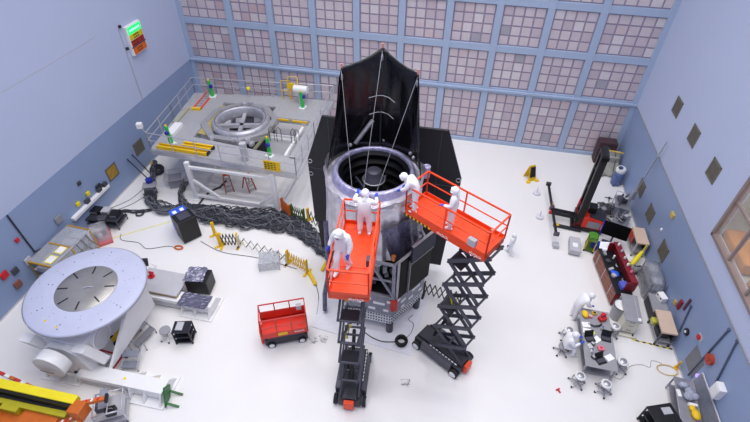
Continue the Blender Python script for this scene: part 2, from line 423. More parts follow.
# raised hood: faceted film between three masts, open to the front
mast_a = [math.radians(172), math.radians(92), math.radians(14)]
tips = [Vector((-1.38, .9, 11.05)), Vector((-.06, 1.62, 11.6)), Vector((1.32, .9, 11.1))]
outer_l = (Vector((-1.5, .25, 10.2)), Vector((-1.95, -.35, ZR-.1)))
b = P(); rows = 18
top = []; bot = []
KEY = [(-1.44, .62, 10.75), *[tuple(t) for t in tips], (1.42, .55, 10.75)]
ncol = 32
for i in range(ncol+1):
    u = i/ncol*4; k = min(3, int(u)); f = u-k
    A, B_ = Vector(KEY[k]), Vector(KEY[k+1])
    pt = A.lerp(B_, f); sag = .10*math.sin(PI*f)*(1 if k in (1, 2) else 0)
    top.append(pt-Vector((0, -.0, sag)))
    a = math.radians(188-196*i/ncol); x, y = ang(a); bot.append(Vector((1.84*x, 1.6*y, ZR-.2)))
vs = []
for j in range(rows+1):
    v = j/rows
    for i in range(ncol+1):
        p = top[i].lerp(bot[i], v)
        u = i/ncol*4; f = u-int(u)
        bulge = math.sin(PI*v)*(.035*math.sin(i*1.9+v*3)+.03*math.sin(i*.8-v*5)-.06)
        d = Vector((p.x, p.y, 0)).normalized()
        vs.append(p + d*bulge)
W = ncol+1
b.add(vs, [(j*W+i, j*W+i+1, (j+1)*W+i+1, (j+1)*W+i) for j in range(rows) for i in range(ncol)], True)
hood = obj('hood_film', b, M_mli, tel)
md = hood.modifiers.new('thick', 'SOLIDIFY'); md.thickness = .006
for k, t in enumerate(tips):
    x, y = ang(mast_a[k]); base = Vector((1.76*x, 1.52*y, ZR))
    m = obj('mast', P().tube(base, t+Vector((0, -.03, .06)), .028, 8), M_drk2, tel)
    obj('mast_tip', P().cyl(t+Vector((0, -.05, -.02)), .04, .16, 10), mat('tip pink', '#c98a80', .4), m)
    obj('pulley', P().ball(t+Vector((0, -.1, -.35)), (.05, .05, .13)), M_steel, m)
for k, e in enumerate(((-.5, -1.52, ZR+.08), (-.08, -1.6, ZR+.08), (.38, -1.55, ZR+.08))):
    obj('rigging_cable', P().tube(tips[k]+Vector((0, -.12, -.1)), e, .0075, 6), M_rope, tel)
# thin ribs sewn on the hood back and a silver strut
for z, w in ((9.75, .5), (9.05, .48)):
    obj('hood_rib', P().path([(-w, 1.3, z-.02), (-w*.4, 1.42, z+.05), (.0, 1.45, z+.06), (w*.5, 1.4, z+.03), (w, 1.28, z-.08)], .014), M_steel, tel)
obj('stay_strut', P().tube((-1.0, 1.15, 7.75), (-.35, 1.35, 8.75), .085, 10), M_alu, tel)
for p_ in ((.08, 1.62, 7.75), (.3, 1.6, 7.74), (-1.2, 1.1, 7.66), (1.25, 1.05, 7.65), (1.4, .85, 7.6)):
    obj('latch', P().ball(p_, (.08, .06, .08), 8, 6), M_alu, tel)
# sunshield / array panels behind, two leaves
def leaf(sx):
    b = P()
    up = [(.55, 8.3), (2.62, 8.3), (3.42, 6.0), (3.34, 2.25), (.55, 2.25)]
    b.slab([(sx*x, 1.98, z) for x, z in up], (0, .12, 0))
    o = obj('sunshield_panel', b, M_blkp, tel, .02)
    b = P(); b.slab([(sx*x, 2.0, z) for x, z in [(.55, 2.2), (3.2, 2.2), (3.12, .45), (.55, .45)]], (0, .1, 0))
    obj('lower_leaf', b, M_blkp, o)
    b = P(); b.bx(sx*1.8, sx*3.4, 1.965, 1.985, 5.55, 5.58); b.bx(sx*2.35, sx*2.37, 1.965, 1.985, 2.3, 8.2)
    obj('panel_seam', b, M_drk, o)
    for z in (5.95, 5.25): obj('hoist_ring', P().path([(sx*3.3+.1*math.cos(t*PI/4), 1.95, z+.1*math.sin(t*PI/4)) for t in range(8)], .018, 6, True), M_alu, o)
leaf(-1); leaf(1)
# spacecraft bus: hexagonal truss frame, radiators, lower ring
HX = [(2.06*math.cos(math.radians(k*60-3)), 2.06*math.sin(math.radians(k*60-3))-.1) for k in range(6)]
HX = [(x+.42, y-.33) for x, y in HX]
b = P(); b.prism([(x*.9, y*.9) for x, y in HX], 2.4, 2.62); b.prism([(x*.6, y*.6) for x, y in HX], 2.62, 4.2); b.cyl((0.2, -.2, 4.1), 1.55, .5, 24)
obj('bus_core', b, M_blk, tel)
rr = random.Random(11)
for k in range(22):
    a = rr.uniform(3.9, 5.6); r = rr.uniform(1.25, 1.6); x, y = ang(a); z = rr.uniform(2.75, 4.0)
    obj('avionics_box', P().box((x*r+.42, y*r-.33, z), (rr.uniform(.15, .4), rr.uniform(.15, .35), rr.uniform(.15, .4)), rz=a), rr.choice([M_fix, M_drk, M_drk2, M_blk, M_steel]), tel)
for k in range(6):
    p, q = HX[k], HX[(k+1) % 6]
    obj('bus_post', P().bar((p[0]*.98, p[1]*.98, 2.55), (p[0]*.95, p[1]*.95, 4.6), .14), M_fix, tel)
    b = P(); b.bar((*p, 2.64), (*q, 2.64), .1); b.bar((p[0]*.95, p[1]*.95, 4.55), (q[0]*.95, q[1]*.95, 4.55), .1); b.bar((p[0]*.97, p[1]*.97, 3.6), (q[0]*.97, q[1]*.97, 3.6), .07)
    if k in (3, 4):
        b.bar((*p, 2.7), ((p[0]+q[0])*.48, (p[1]+q[1])*.48, 4.5), .09); b.bar((*q, 2.7), ((p[0]+q[0])*.48, (p[1]+q[1])*.48, 4.5), .09)
    obj('bus_brace', b, M_fix, tel)
# lower ring with pale patches
b = P(); b.prism([(x*1.0, y*1.0) for x, y in HX], 1.4, 2.55); ring = obj('support_ring', b, M_fix, tel, .03)
for k in range(6):
    p, q = Vector((*HX[k], 0)), Vector((*HX[(k+1) % 6], 0)); d = (q-p).normalized(); nrm = Vector((d.y, -d.x, 0))
    for f, z, w in ((.15, 2.3, .2), (.3, 2.0, .3), (.48, 2.35, .2), (.55, 1.75, .3), (.7, 2.15, .5), (.85, 1.75, .22), (.3, 1.6, .2), (.9, 2.35, .16)):
        c = p.lerp(q, f)+nrm*.02
        obj('patch', P().bar(c-d*w/2+Vector((0, 0, z)), c+d*w/2+Vector((0, 0, z)), .02, .14), M_wht, ring)
b = P(); b.prism([(x*.93, y*.93) for x, y in HX], .6, 1.4); low = obj('ring_foot', b, M_wht, tel)
bolts = P()
for k in range(6):
    p, q = Vector((*HX[k], 0))*.94, Vector((*HX[(k+1) % 6], 0))*.94
    for i in range(16):
        for z in (.75, .95, 1.15): bolts.ball(p.lerp(q, (i+.5)/16)+Vector((0, 0, z)), .035, 6, 4)
obj('bolt_row', bolts, M_drk, low)['kind'] = 'stuff'
for k in range(6):
    x, y = HX[k]; f = obj('dolly_foot', P().cyl((x*.9, y*.9, .036), .16, .57, 14), M_drk, tel)
for k, a in ((5, 0), (4, 1)):
    x, y = HX[k]
    obj('corner_block', P().box((x*1.0, y*1.0, 2.25), (.26, .26, .6), rz=.5), mat('red block', '#c03028', .5) if k == 5 else M_gold, tel)
# radiators on the side facing the second lift
p, q = Vector((*HX[5], 0)), Vector((*HX[0], 0)); d = (q-p).normalized(); nr = Vector((d.y, -d.x, 0))
def rad(name, f0, f1, z0, z1, off, m, th=.08, par=None):
    c0 = p.lerp(q, f0)+nr*off; c1 = p.lerp(q, f1)+nr*off
    return obj(name, P().slab([c0+Vector((0, 0, z0)), c1+Vector((0, 0, z0)), c1+Vector((0, 0, z1)), c0+Vector((0, 0, z1))], nr*th), m, par or tel)
ra = rad('radiator_panel', .03, .3, 2.62, 4.9, .05, M_pan); rb = rad('radiator_panel', .32, .98, 2.62, 4.55, .1, M_pan)
rc = rad('radiator_panel', .3, 1.0, 4.55, 5.45, .2, M_navy)
for r_, f0, f1, z0, z1, off in ((ra, .02, .31, 4.9, 4.93, .05), (ra, .02, .035, 2.62, 4.9, .06), (rb, .31, .325, 2.62, 4.55, .12), (rb, .32, .98, 4.45, 4.48, .17), (rc, .3, 1.0, 5.43, 5.47, .2)):
    rad('panel_rim', f0, f1, z0, z1, off, M_steel, .1, r_)
obj('thruster', P().cyl((HX[5][0]*.9, HX[5][1]*.9, 4.75), .09, .22, 12), mat('copper', '#c07848', .35, metal=.6), tel)
obj('side_canister', P().cyl((1.98, .55, 7.0), .15, .5, 14), M_lil, tel)
# lavender wrapped tube bundle at the flank
obj('harness', P().path([(-1.85, -.75, 5.0), (-1.8, -.95, 4.2), (-1.75, -1.1, 3.0), (-1.8, -1.2, 2.0), (-1.95, -1.4, 1.0), (-1.9, -1.7, .2)], .11, 8), M_dfoil, tel)

single('floor_sheet', P().prism([(-5.1, 11.72), (-.38, 11.18), (.05, 15.2), (-5.2, 15.3)], .0, .035), M_sheet, 'thin pale sheet spread on the floor under the telescope', 'floor sheet')
def coil(name, loc, r, m, label, n=4, z=.035, th=.035):
    b = P(); rr = random.Random(int(r*100)+n)
    for k in range(n):
        rr_ = r*(1+.12*rr.uniform(-1, 1)); b.path([(rr_*math.cos(t*PI/10), rr_*math.sin(t*PI/10), z+th*(1+k*1.4)) for t in range(20)], th, 6, True)
    o = single(name, b, m, label, 'cable coil'); o.location = (loc[0], loc[1], 0); return o
coil('cable_coil', (-.9, 11.72), .24, M_blk, 'thick black cable coil on the edge of the pale sheet by the telescope', 4, .03, .05)
single('cable', P().path(curve([(-2.6, 11.9, .06), (-2.2, 11.7, .06), (-1.7, 11.6, .06), (-1.15, 11.7, .06)]), .022), M_blk, 'black cable lying in front of the telescope base, leading to a coil', 'cable')
single('cable', P().path(curve([(-.75, 11.95, .055), (-.55, 12.3, .055), (-.5, 12.8, .055), (-.75, 13.0, .055), (-.6, 13.3, .055)]), .014), M_cabg, 'thin grey cable looping beside the telescope base towards the black radiators', 'cable')
rr = random.Random(3)
for (x, y, lb) in ((-4.75, 11.05, 'tangled thin wire on the floor between small red lift and telescope sheet'), (-.45, 9.9, 'tangled thin wire lying on bare floor between the two raised lifts'), (-4.35, 11.2, 'small wire loop on the floor at the sheet corner near the small red lift')):
    b = P()
    for k in range(3): b.path([(rr.uniform(-.25, .25), rr.uniform(-.18, .18), .012) for _ in range(6)], .006, 5)
    o = single('wire_tangle', b, mat('pale wire', '#9a9aa2', .6), lb, 'wire'); o.location = (x, y, 0)

# ------------------------------------------------------------------ scissor lifts
def rail_set(t, s0, s1, w, z, h=1.08, m=None, mid=True, skip=None):
    """guard rails round a deck: each side is a part"""
    m = m or M_orgd
    cs = {'side_a': ((s0, -w), (s1, -w)), 'side_b': ((s0, w), (s1, w)), 'end_a': ((s0, -w), (s0, w)), 'end_b': ((s1, -w), (s1, w))}
    for k, (a, c) in cs.items():
        b = P(); n_ = 4 if k.startswith('side') else 1
        b.bar((*a, z+h), (*c, z+h), .045); b.bar((*a, z+h*.55), (*c, z+h*.55), .035)
        for i in range(n_+1):
            f = i/n_; x = a[0]+(c[0]-a[0])*f; y = a[1]+(c[1]-a[1])*f; b.bar((x, y, z), (x, y, z+h), .045)
        obj('guard_rail', b, m, t)
        b = P(); dx = .02
        if k.startswith('side'): b.bx(s0, s1, a[1]-dx, a[1]+dx, z-.02, z+.16)
        else: b.bx(a[0]-dx, a[0]+dx, -w, w, z-.02, z+.16)
        obj('toe_board', b, m, t)
def scissor(name, label, loc, rz, zd, s0, s1, lat=0, levels=5, red=1, group='raised scissor lifts'):
    t = thing(name, label, 'scissor lift', loc, rz, group)
    L2, W2 = 1.2, .5
    b = P(); b.bx(-L2, L2, -W2+.04, W2-.04, .18, .5); b.bx(-L2+.05, L2-.05, -.3, .3, .5, .62)
    ch = obj('chassis', b, M_drk2, t, .03)
    for sy in (-1, 1):
        obj('side_tray', P().bx(-.75, .8, sy*(W2+.02)-.1, sy*(W2+.02)+.1, .2, .66), M_drk, t, .02)
        for sx in (-.95, .95):
            wl = obj('wheel', P().cyl((sx*L2*.86, sy*W2-(.0 if sy > 0 else .14), .21), .21, .14, 20, RX(-PI/2)), M_rub, t)
            obj('hub_cap', P().cyl((sx*L2*.86, sy*(W2+.07)+(.0 if sy > 0 else .07)-.0, .21), .14, .075 if sy > 0 else .075, 16, RX(-PI/2) if sy > 0 else RX(PI/2)), M_wht, wl) if False else obj('hub_cap', P().cyl((sx*L2*.86, sy*(W2+.14) if sy > 0 else -W2-.14, .21), .15, .02, 16, RX(-PI/2*sy)), M_wht, wl)
    obj('end_step', P().bx(L2*red, (L2+.16)*red, -.2, .2, .15, .62), M_orgd, t, .02)
    b = P()
    for k in range(9): b.box((-.35+.16*k, -.44, .72+.0*k), (.1, .03, .03))
    obj('hazard_dashes', b, M_wht, t)
    z0 = .62; hz = (zd-.14-z0)/levels; hs = math.sqrt(max(.2, 1.95**2-hz**2))/2
    SX = .3*red
    off = lambda z: lat*(z-z0)/(zd-z0)
    mid = (s0+s1)/2; ofs = lambda z: (min(0.15, max(-.15, 0)))*0
    for k in range(levels):
        za = z0+k*hz; zb = za+hz
        for sy in (-1, 1):
            o_ = .36; i_ = .28
            obj('scissor_arm', P().bar((-hs+SX, sy*o_+off(za), za+.04), (hs+SX, sy*o_+off(zb), zb-.04), .06, .16), M_drk, t)
            obj('scissor_arm', P().bar((hs+SX, sy*i_+off(za), za+.04), (-hs+SX, sy*i_+off(zb), zb-.04), .06, .16), M_drk, t)
        for xx, zz in ((SX-hs, zb), (SX+hs, zb), (SX, (za+zb)/2)):
            obj('cross_tube', P().tube((xx, -.4+off(zz), zz), (xx, .4+off(zz), zz), .045), M_drk, t)
        if k % 2 == 1: obj('arm_plate', P().box((SX-hs*.62, off(zb), zb-.05), (.55, .6, .05), R=RY(.3)), M_drk2, t)
    obj('lift_cylinder', P().tube((-hs*.7, 0, z0+hz*.2), (hs*.2, off(zd)*.5, z0+2.2*hz), .07), M_blk, t)
    obj('hose', P().path([(-hs*.5, .2, z0+hz*2.6), (-hs*.2, .22, z0+hz*2.2), (0, .2, z0+hz*1.9), (.1, .1, z0+hz*2.5), (-.1, .0, z0+hz*2.7)], .03), M_yelb, t)
    w = .6
    b = P(); b.bx(s0, s1, lat-w, lat+w, zd-.12, zd); dk = obj('deck', b, M_org, t, .01)
    b = P(); b.bx(s0, s1, lat-w-.03, lat-w+.02, zd-.22, zd-.02); b.bx(s0, s1, lat+w-.02, lat+w+.03, zd-.22, zd-.02); b.bx(s0, s0+.04, lat-w, lat+w, zd-.22, zd-.02); b.bx(s1-.04, s1, lat-w, lat+w, zd-.22, zd-.02)
    obj('deck_skirt', b, M_org, t)
    obj('extension_seam', P().bx(s0+(s1-s0)*.36-.02, s0+(s1-s0)*.36+.02, lat-w+.05, lat+w-.05, zd, zd+.02), M_orgd, t)
    r = bpy.data.objects.new('rails_pivot', None)
    tmp = P()
    keep = t
    cs = (((s0, -w), (s1, -w)), ((s0, w), (s1, w)), ((s0, -w), (s0, w)), ((s1, -w), (s1, w)))
    bpy.data.objects.remove(r)
    for k, (a, c) in enumerate(cs):
        a = (a[0], a[1]+lat); c = (c[0], c[1]+lat)
        b = P(); nn = 2 if k < 2 else 1
        b.bar((*a, zd+1.08), (*c, zd+1.08), .05); b.bar((*a, zd+.58), (*c, zd+.58), .035)
        for i in range(nn+1):
            x = a[0]+(c[0]-a[0])*i/nn; y = a[1]+(c[1]-a[1])*i/nn; b.bar((x, y, zd), (x, y, zd+1.08), .045)
        g = obj('guard_rail', b, M_orgd, t)
        b = P(); b.bar((*a, zd+.07), (*c, zd+.07), .03, .16); obj('toe_board', b, M_orgd, g)
    return t
A1 = math.radians(95)
l1 = scissor('scissor_lift', 'raised orange scissor lift straight in front of the telescope', (-2.57, 9.6, 0), A1, 7.0, -1.1, 2.05, -.12, 5, -1)
A2 = math.radians(-31.5)
l2 = scissor('scissor_lift', 'raised orange scissor lift reaching the telescope from beside the black radiators', (.92, 11.6, 0), A2, 7.0, -2.45, .93, .42, 5, 1)
# lettering, hazard stripe, control box on the second lift
text('skyjack', .17, M_txt, l2, (-.75, .42-.6-.04, 6.88), (PI/2, 0, 0))
text('skyjack', .17, M_txt, l2, (.6, .42-.6-.04, 6.88), (PI/2, 0, 0))
b = P()
for k in range(14): b.cur = k % 2; b.bx(-2.48+.085*k, -2.48+.085*(k+1), -.22, -.215, 6.78, 6.87)
obj('hazard_stripe', b, [M_blk, M_yel], l2)
obj('control_box', P().box((.35, -.1, 7.25), (.3, .2, .3)), M_lgrey, l2, .02)
obj('gate_bar', P().bar((.45, .75, 7.1), (.88, .0, 8.1), .07, .03), M_steel, l2)
obj('control_box', P().box((-.15, -.62, 7.55), (.25, .16, .3)), M_drk, l1, .02)
obj('gate_panel', P().box((2.0, -.15, 7.45), (.03, .5, .55)), M_lgrey, l1)
text('skyjack', .17, M_txt, l1, (-1.115, -.35, 6.85), (PI/2, 0, -PI/2))
# stowed small red lift
t = thing('scissor_lift', 'small red scissor lift folded down on the open floor', 'scissor lift', (-5.95, 10.95, 0), math.radians(24))
b = P(); b.bx(-.92, .92, -.33, .33, .14, .55); obj('chassis', b, M_drk2, t, .03)
for sx in (-1, 1):
    for sy in (-1, 1):
        wl = obj('wheel', P().cyl((sx*.66, sy*.24, .17), .17, .16, 20, RX(-PI/2*sy)), M_rub, t)
        obj('hub_cap', P().cyl((sx*.66, sy*.4, .17), .12, .015, 16, RX(-PI/2*sy)), M_wht, wl)
for k in range(5):
    for sy in (-1, 1): obj('scissor_arm', P().bar((-.8, sy*.3, .56+.07*k), (.8, sy*.3, .6+.07*k), .05, .05), M_drk, t)
obj('deck', P().bx(-.98, .98, -.42, .42, .92, 1.0), M_red, t, .02)
b = P(); b.bx(-.98, .98, -.44, -.4, .82, 1.16); b.bx(-.98, .98, .4, .44, .82, 1.16); obj('deck_skirt', b, M_red, t)
for k, (a, c) in enumerate((((-.96, -.42), (.96, -.42)), ((-.96, .42), (.96, .42)), ((-.96, -.42), (-.96, .42)), ((.96, -.42), (.96, .42)))):
    b = P(); nn = 3 if k < 2 else 1
    b.bar((*a, 2.05), (*c, 2.05), .045); b.bar((*a, 1.55), (*c, 1.55), .035)
    for i in range(nn+1):
        x = a[0]+(c[0]-a[0])*i/nn; y = a[1]+(c[1]-a[1])*i/nn; b.bar((x, y, 1), (x, y, 2.05), .045)
    g = obj('guard_rail', b, mat('red rail', '#c93a33', .4), t)
    if k == 1: obj('kick_panel', P().bx(-.95, .95, .4, .43, 1.0, 1.5), M_red, g)
obj('ladder', P().bx(-1.08, -.98, -.2, .2, .15, 1.1), M_red, t)
obj('control_box', P().box((.7, .25, 1.75), (.22, .16, .25)), M_lgrey, t)
obj('data_label', P().bx(-.3, .1, -.447, -.44, .9, 1.08), M_yel, t)
text('skyjack', .15, M_txt, t, (.6, -.445, 1.0), (PI/2, 0, 0))

# ------------------------------------------------------------------ people
def skin(name, joints, edges, m, parent, root=0, sub=1):
    keys = list(joints); me = bpy.data.meshes.new(name)
    me.from_pydata([joints[k][0] for k in keys], [(keys.index(a), keys.index(c)) for a, c in edges], [])
    o = bpy.data.objects.new(name, me); C.objects.link(o); o.parent = parent
    o.modifiers.new('skin', 'SKIN'); sd = o.modifiers.new('sub', 'SUBSURF'); sd.levels = sub; sd.render_levels = sub
    lay = me.skin_vertices[0].data if me.skin_vertices else None
    if lay is None:
        bm = bmesh.new(); bm.from_mesh(me); bm.verts.layers.skin.verify(); bm.to_mesh(me); bm.free(); lay = me.skin_vertices[0].data
    for i, k in enumerate(keys):
        r = joints[k][1]; lay[i].radius = r if isinstance(r, tuple) else (r, r)
        lay[i].use_root = (i == root)
    dg = bpy.context.evaluated_depsgraph_get(); nm = bpy.data.meshes.new_from_object(o.evaluated_get(dg))
    o.modifiers.clear(); o.data = nm; nm.materials.clear(); nm.materials.append(m)
    for p_ in nm.polygons: p_.use_smooth = True
    return o
BASE = dict(pelvis=(0, 0, .98), spine=(0, 0, 1.14), chest=(0, 0, 1.32), neck=(0, .0, 1.5), head=(0, .03, 1.63), crown=(0, .02, 1.73),
            shL=(-.19, 0, 1.42), elL=(-.27, 0, 1.14), wrL=(-.27, .12, .92), shR=(.19, 0, 1.42), elR=(.27, 0, 1.14), wrR=(.27, .12, .92),
            hipL=(-.1, 0, .9), knL=(-.12, .02, .5), anL=(-.12, 0, .1), toeL=(-.13, .17, .06), hipR=(.1, 0, .9), knR=(.12, .02, .5), anR=(.12, 0, .1), toeR=(.13, .17, .06))
RAD = dict(pelvis=(.21, .18), spine=(.2, .17), chest=(.22, .17), neck=.085, head=.118, crown=.07, shL=.11, elL=.088, wrL=.055, shR=.11, elR=.088, wrR=.055,
           hipL=.135, knL=.112, anL=.085, toeL=.055, hipR=.135, knR=.112, anR=.085, toeR=.055)
EDG = [('pelvis', 'spine'), ('spine', 'chest'), ('chest', 'neck'), ('neck', 'head'), ('head', 'crown')]
for s_ in 'LR': EDG += [('chest', 'sh'+s_), ('sh'+s_, 'el'+s_), ('el'+s_, 'wr'+s_), ('pelvis', 'hip'+s_), ('hip'+s_, 'kn'+s_), ('kn'+s_, 'an'+s_), ('an'+s_, 'toe'+s_)]
def person(label, loc, rz, pose, sc=1.0, face=(0, 1, -.15), group=None, hood=True):
    t = thing('person', label, 'person', loc, rz, group); t.scale = (sc, sc, sc)
    J = dict(BASE); J.update(pose)
    skin('coverall', {k: (J[k], RAD[k]) for k in BASE}, EDG, M_suit, t)
    hd = Vector(J['head']); f = Vector(face).normalized(); up = (Vector(J['crown'])-Vector(J['neck'])).normalized()
    rt = f.cross(up).normalized(); up = rt.cross(f); R = Matrix((rt, f, up)).transposed()
    fc = obj('face', P().ball(hd+f*.085-up*.005, (.07, .07, .088), 14, 10, R), M_skin, t)
    b = P()
    for s in (-1, 1): b.ball(hd+R @ Vector((s*.03, .146, .02)), (.014, .01, .009), 8, 6, R)
    obj('eye', b, M_blk, fc)
    obj('nose', P().ball(hd+R @ Vector((0, .157, -.005)), (.014, .018, .024), 8, 6, R), M_skin, fc)
    obj('face_mask', P().ball(hd+R @ Vector((0, .1, -.05)), (.07, .075, .055), 12, 8, R), mat('mask', '#dfe6f2', .8), t)
    b = P(); b.ball(hd+R @ Vector((0, -.005, .025)), (.128, .14, .15), 16, 12, R)
    b.path([hd+R @ Vector((.084*math.cos(a), .118-.02*abs(math.cos(a)), .01+.1*math.sin(a))) for a in [k*PI/8 for k in range(16)]], .024, 6, True)
    b.path([hd+R @ Vector((0, -.02, -.1)), hd+R @ Vector((0, -.03, -.19))], [.12, .13], 12)
    obj('hood', b, M_suit, t)
    for s in 'LR':
        w = Vector(J['wr'+s]); e = Vector(J['el'+s]); d = (w-e).normalized()
        sd = d.cross(Vector((0, 0, 1))); sd = sd.normalized() if sd.length > .1 else Vector((1, 0, 0)); nn = sd.cross(d)
        sg = 1 if s == 'L' else -1
        b = P(); b.path([w-d*.03, w+d*.02, w+d*.07, w+d*.1], [.042, .04, .046, .038], 8)
        for k, (o_, L) in enumerate(((-.033, .07), (-.011, .085), (.011, .08), (.033, .06))):
            a = w+d*.09+sd*o_; b.path([a, a+d*L*.5-nn*.006, a+d*L*.8-nn*.03, a+d*L*.9-nn*.055], [.012, .0115, .0105, .008], 6)
        a = w+d*.035+sd*sg*.04; b.path([a, a+d*.03+sd*sg*.025-nn*.01, a+d*.06+sd*sg*.028-nn*.03], [.014, .013, .01], 6)
        obj('glove', b, M_glove, t)
        an = Vector(J['an'+s]); to = Vector(J['toe'+s]); d = (to-an); d.z = 0; d.normalize()
        obj('boot', P().path([an-d*.09+Vector((0, 0, -.045)), an+Vector((0, 0, -.035)), an+d*.1+Vector((0, 0, -.045)), an+d*.2+Vector((0, 0, -.05))], [.045, .062, .058, .035], 10), M_suit, t)
    return t
grp = None
person('person in white coverall seen from behind, both blue gloves raised to the telescope rim', (-2.45, 11.22, 7.0), .02,
       dict(elL=(-.36, .12, 1.28), wrL=(-.3, .33, 1.42), elR=(.36, .12, 1.26), wrR=(.32, .34, 1.36), neck=(0, .05, 1.5), head=(0, .1, 1.62), crown=(0, .1, 1.72), hipL=(-.12, 0, .9), knL=(-.15, .03, .5), anL=(-.16, -.03, .1), toeL=(-.18, .14, .06), anR=(.16, .0, .1), knR=(.14, .05, .5), toeR=(.17, .18, .06)), 1.03, (0, 1, -.3))
person('person in white coverall stepping forward, head bowed, on the deck facing away from telescope', (-2.75, 9.5, 7.0), math.radians(165),
       dict(neck=(0, .08, 1.49), head=(0, .17, 1.59), crown=(0, .19, 1.69), chest=(0, .04, 1.32), shL=(-.2, .05, 1.42), shR=(.2, .05, 1.42), elL=(-.29, .08, 1.14), wrL=(-.28, .2, .93), elR=(.31, .05, 1.15), wrR=(.34, .2, .98),
            knR=(.1, .22, .55), anR=(.08, .25, .12), toeR=(.08, .42, .06), knL=(-.1, .0, .5), anL=(-.1, -.18, .1), toeL=(-.1, -.02, .06)), 1.08, (0, 1, -.75))
person('person in white coverall leaning over the end rail with gloved hands at the telescope rim', (-.93, 12.75, 7.0), math.radians(88),
       dict(pelvis=(0, -.03, .98), spine=(0, .06, 1.14), chest=(0, .2, 1.27), neck=(0, .34, 1.38), head=(0, .46, 1.44), crown=(0, .54, 1.5), shL=(-.19, .25, 1.35), elL=(-.24, .36, 1.1), wrL=(-.2, .55, 1.0), shR=(.19, .25, 1.35), elR=(.25, .3, 1.08), wrR=(.22, .45, .92)), 1.0, (0, .75, -.55))
person('person in white coverall standing mid deck, one blue glove held out ahead', (.4, 12.12, 7.0), math.radians(80),
       dict(elL=(-.27, .05, 1.14), wrL=(-.22, .32, 1.1), elR=(.27, -.02, 1.14), wrR=(.24, .12, .92)), 1.0, (.1, 1, -.1))
person('person in white coverall walking alone on the open floor beyond the raised lifts', (3.9, 18.3, 0), math.radians(60),
       dict(knR=(.1, .2, .52), anR=(.1, .22, .12), toeR=(.1, .38, .07), knL=(-.1, -.02, .5), anL=(-.1, -.22, .12), toeL=(-.1, -.06, .06)), .82)
person('person in white coverall standing and bending to the cluttered worktable by the red cabinet', (6.75, 14.75, 0), math.radians(-75),
       dict(spine=(0, .05, 1.14), chest=(0, .16, 1.3), neck=(0, .3, 1.42), head=(0, .4, 1.5), crown=(0, .44, 1.6), shL=(-.19, .2, 1.38), shR=(.19, .2, 1.38), elL=(-.26, .3, 1.12), wrL=(-.2, .5, 1.05), elR=(.26, .3, 1.12), wrR=(.2, .48, 1.05)), 1.05, (0, 1, -.5))
person('person in white coverall seated on a stool at the cluttered worktable', (6.05, 12.75, 0), math.radians(-85),
       dict(pelvis=(0, 0, .62), spine=(0, .04, .78), chest=(0, .1, .97), neck=(0, .17, 1.14), head=(0, .24, 1.26), crown=(0, .26, 1.36), shL=(-.19, .12, 1.07), shR=(.19, .12, 1.07), elL=(-.27, .25, .86), wrL=(-.16, .47, .98), elR=(.27, .25, .86), wrR=(.16, .5, .98),
            hipL=(-.11, .05, .58), knL=(-.16, .45, .55), anL=(-.16, .42, .12), toeL=(-.16, .58, .06), hipR=(.11, .05, .58), knR=(.16, .45, .55), anR=(.16, .42, .12), toeR=(.16, .58, .06)), 1.05, (0, 1, -.4))
#@@NEXT
# ------------------------------------------------------------------ platform by the sign wall
pf = thing('work_platform', 'raised aluminium access platform on white legs around a round ring, by the filter wall', 'platform', (-12.5, 22.8, 0))
def L(x, y, z): return (x+12.5, y-22.8, z)
def pp(*pts): return [(x+12.5, y-22.8) for x, y in pts]
DK = [('left', pp((-16.65, 19.3), (-14.9, 19.3), (-14.9, 26.3), (-17.4, 26.0))), ('back', pp((-14.9, 25.2), (-11.4, 25.4), (-11.4, 26.8), (-14.9, 26.35))),
      ('rear block', pp((-11.4, 24.2), (-8.0, 24.2), (-8.0, 27.0), (-11.4, 26.8))), ('front', pp((-14.9, 19.25), (-7.85, 18.85), (-7.9, 20.15), (-14.9, 21.0))), ('side', pp((-8.7, 20.15), (-7.9, 20.15), (-8.0, 24.2), (-8.7, 24.2)))]
M_deck = mat('deck plate', '#b2b2b6', .5, metal=.25, var=.06)
for k, poly in DK:
    d = obj('deck', P().prism(poly, 2.82, 3.0), M_deck, pf)
    cx = sum(p[0] for p in poly)/4; cy = sum(p[1] for p in poly)/4
    b = P()
    for i in range(4):
        p, q = poly[i], poly[(i+1) % 4]; b.bar((*p, 2.8), (*q, 2.8), .07, .3)
    obj('edge_beam', b, M_alu, d)
for x, y in ((-14.35, 18.95), (-9.3, 18.95), (-14.5, 22.6), (-9.2, 22.6), (-15.0, 26.0), (-9.2, 26.3)):
    lg = obj('leg', P().box(L(x, y, 1.35), (.24, .24, 2.7)), M_wht, pf, .02)
    obj('foot_pad', P().box(L(x, y, .03), (.42, .42, .06)), M_wht, lg)
for a, c in (((-14.35, 18.95, 2.35), (-9.3, 18.95, 2.35)), ((-14.35, 18.95, .3), (-9.3, 18.95, .3)), ((-14.35, 18.95, 1.5), (-12.9, 18.95, .4)), ((-9.3, 18.95, 1.2), (-10.3, 18.95, .4)),
             ((-14.4, 18.95, .3), (-14.5, 22.6, .3)), ((-9.3, 18.95, .3), (-9.2, 22.6, .3)), ((-14.4, 18.95, 2.5), (-15.0, 26, 2.5)), ((-9.3, 18.95, 2.5), (-9.2, 26.3, 2.5)), ((-14.5, 22.6, 2.5), (-9.2, 22.6, 2.5)), ((-15, 26, 2.5), (-9.2, 26.3, 2.5))):
    obj('frame_beam', P().bar(L(*a), L(*c), .14, .16), M_wht, pf)
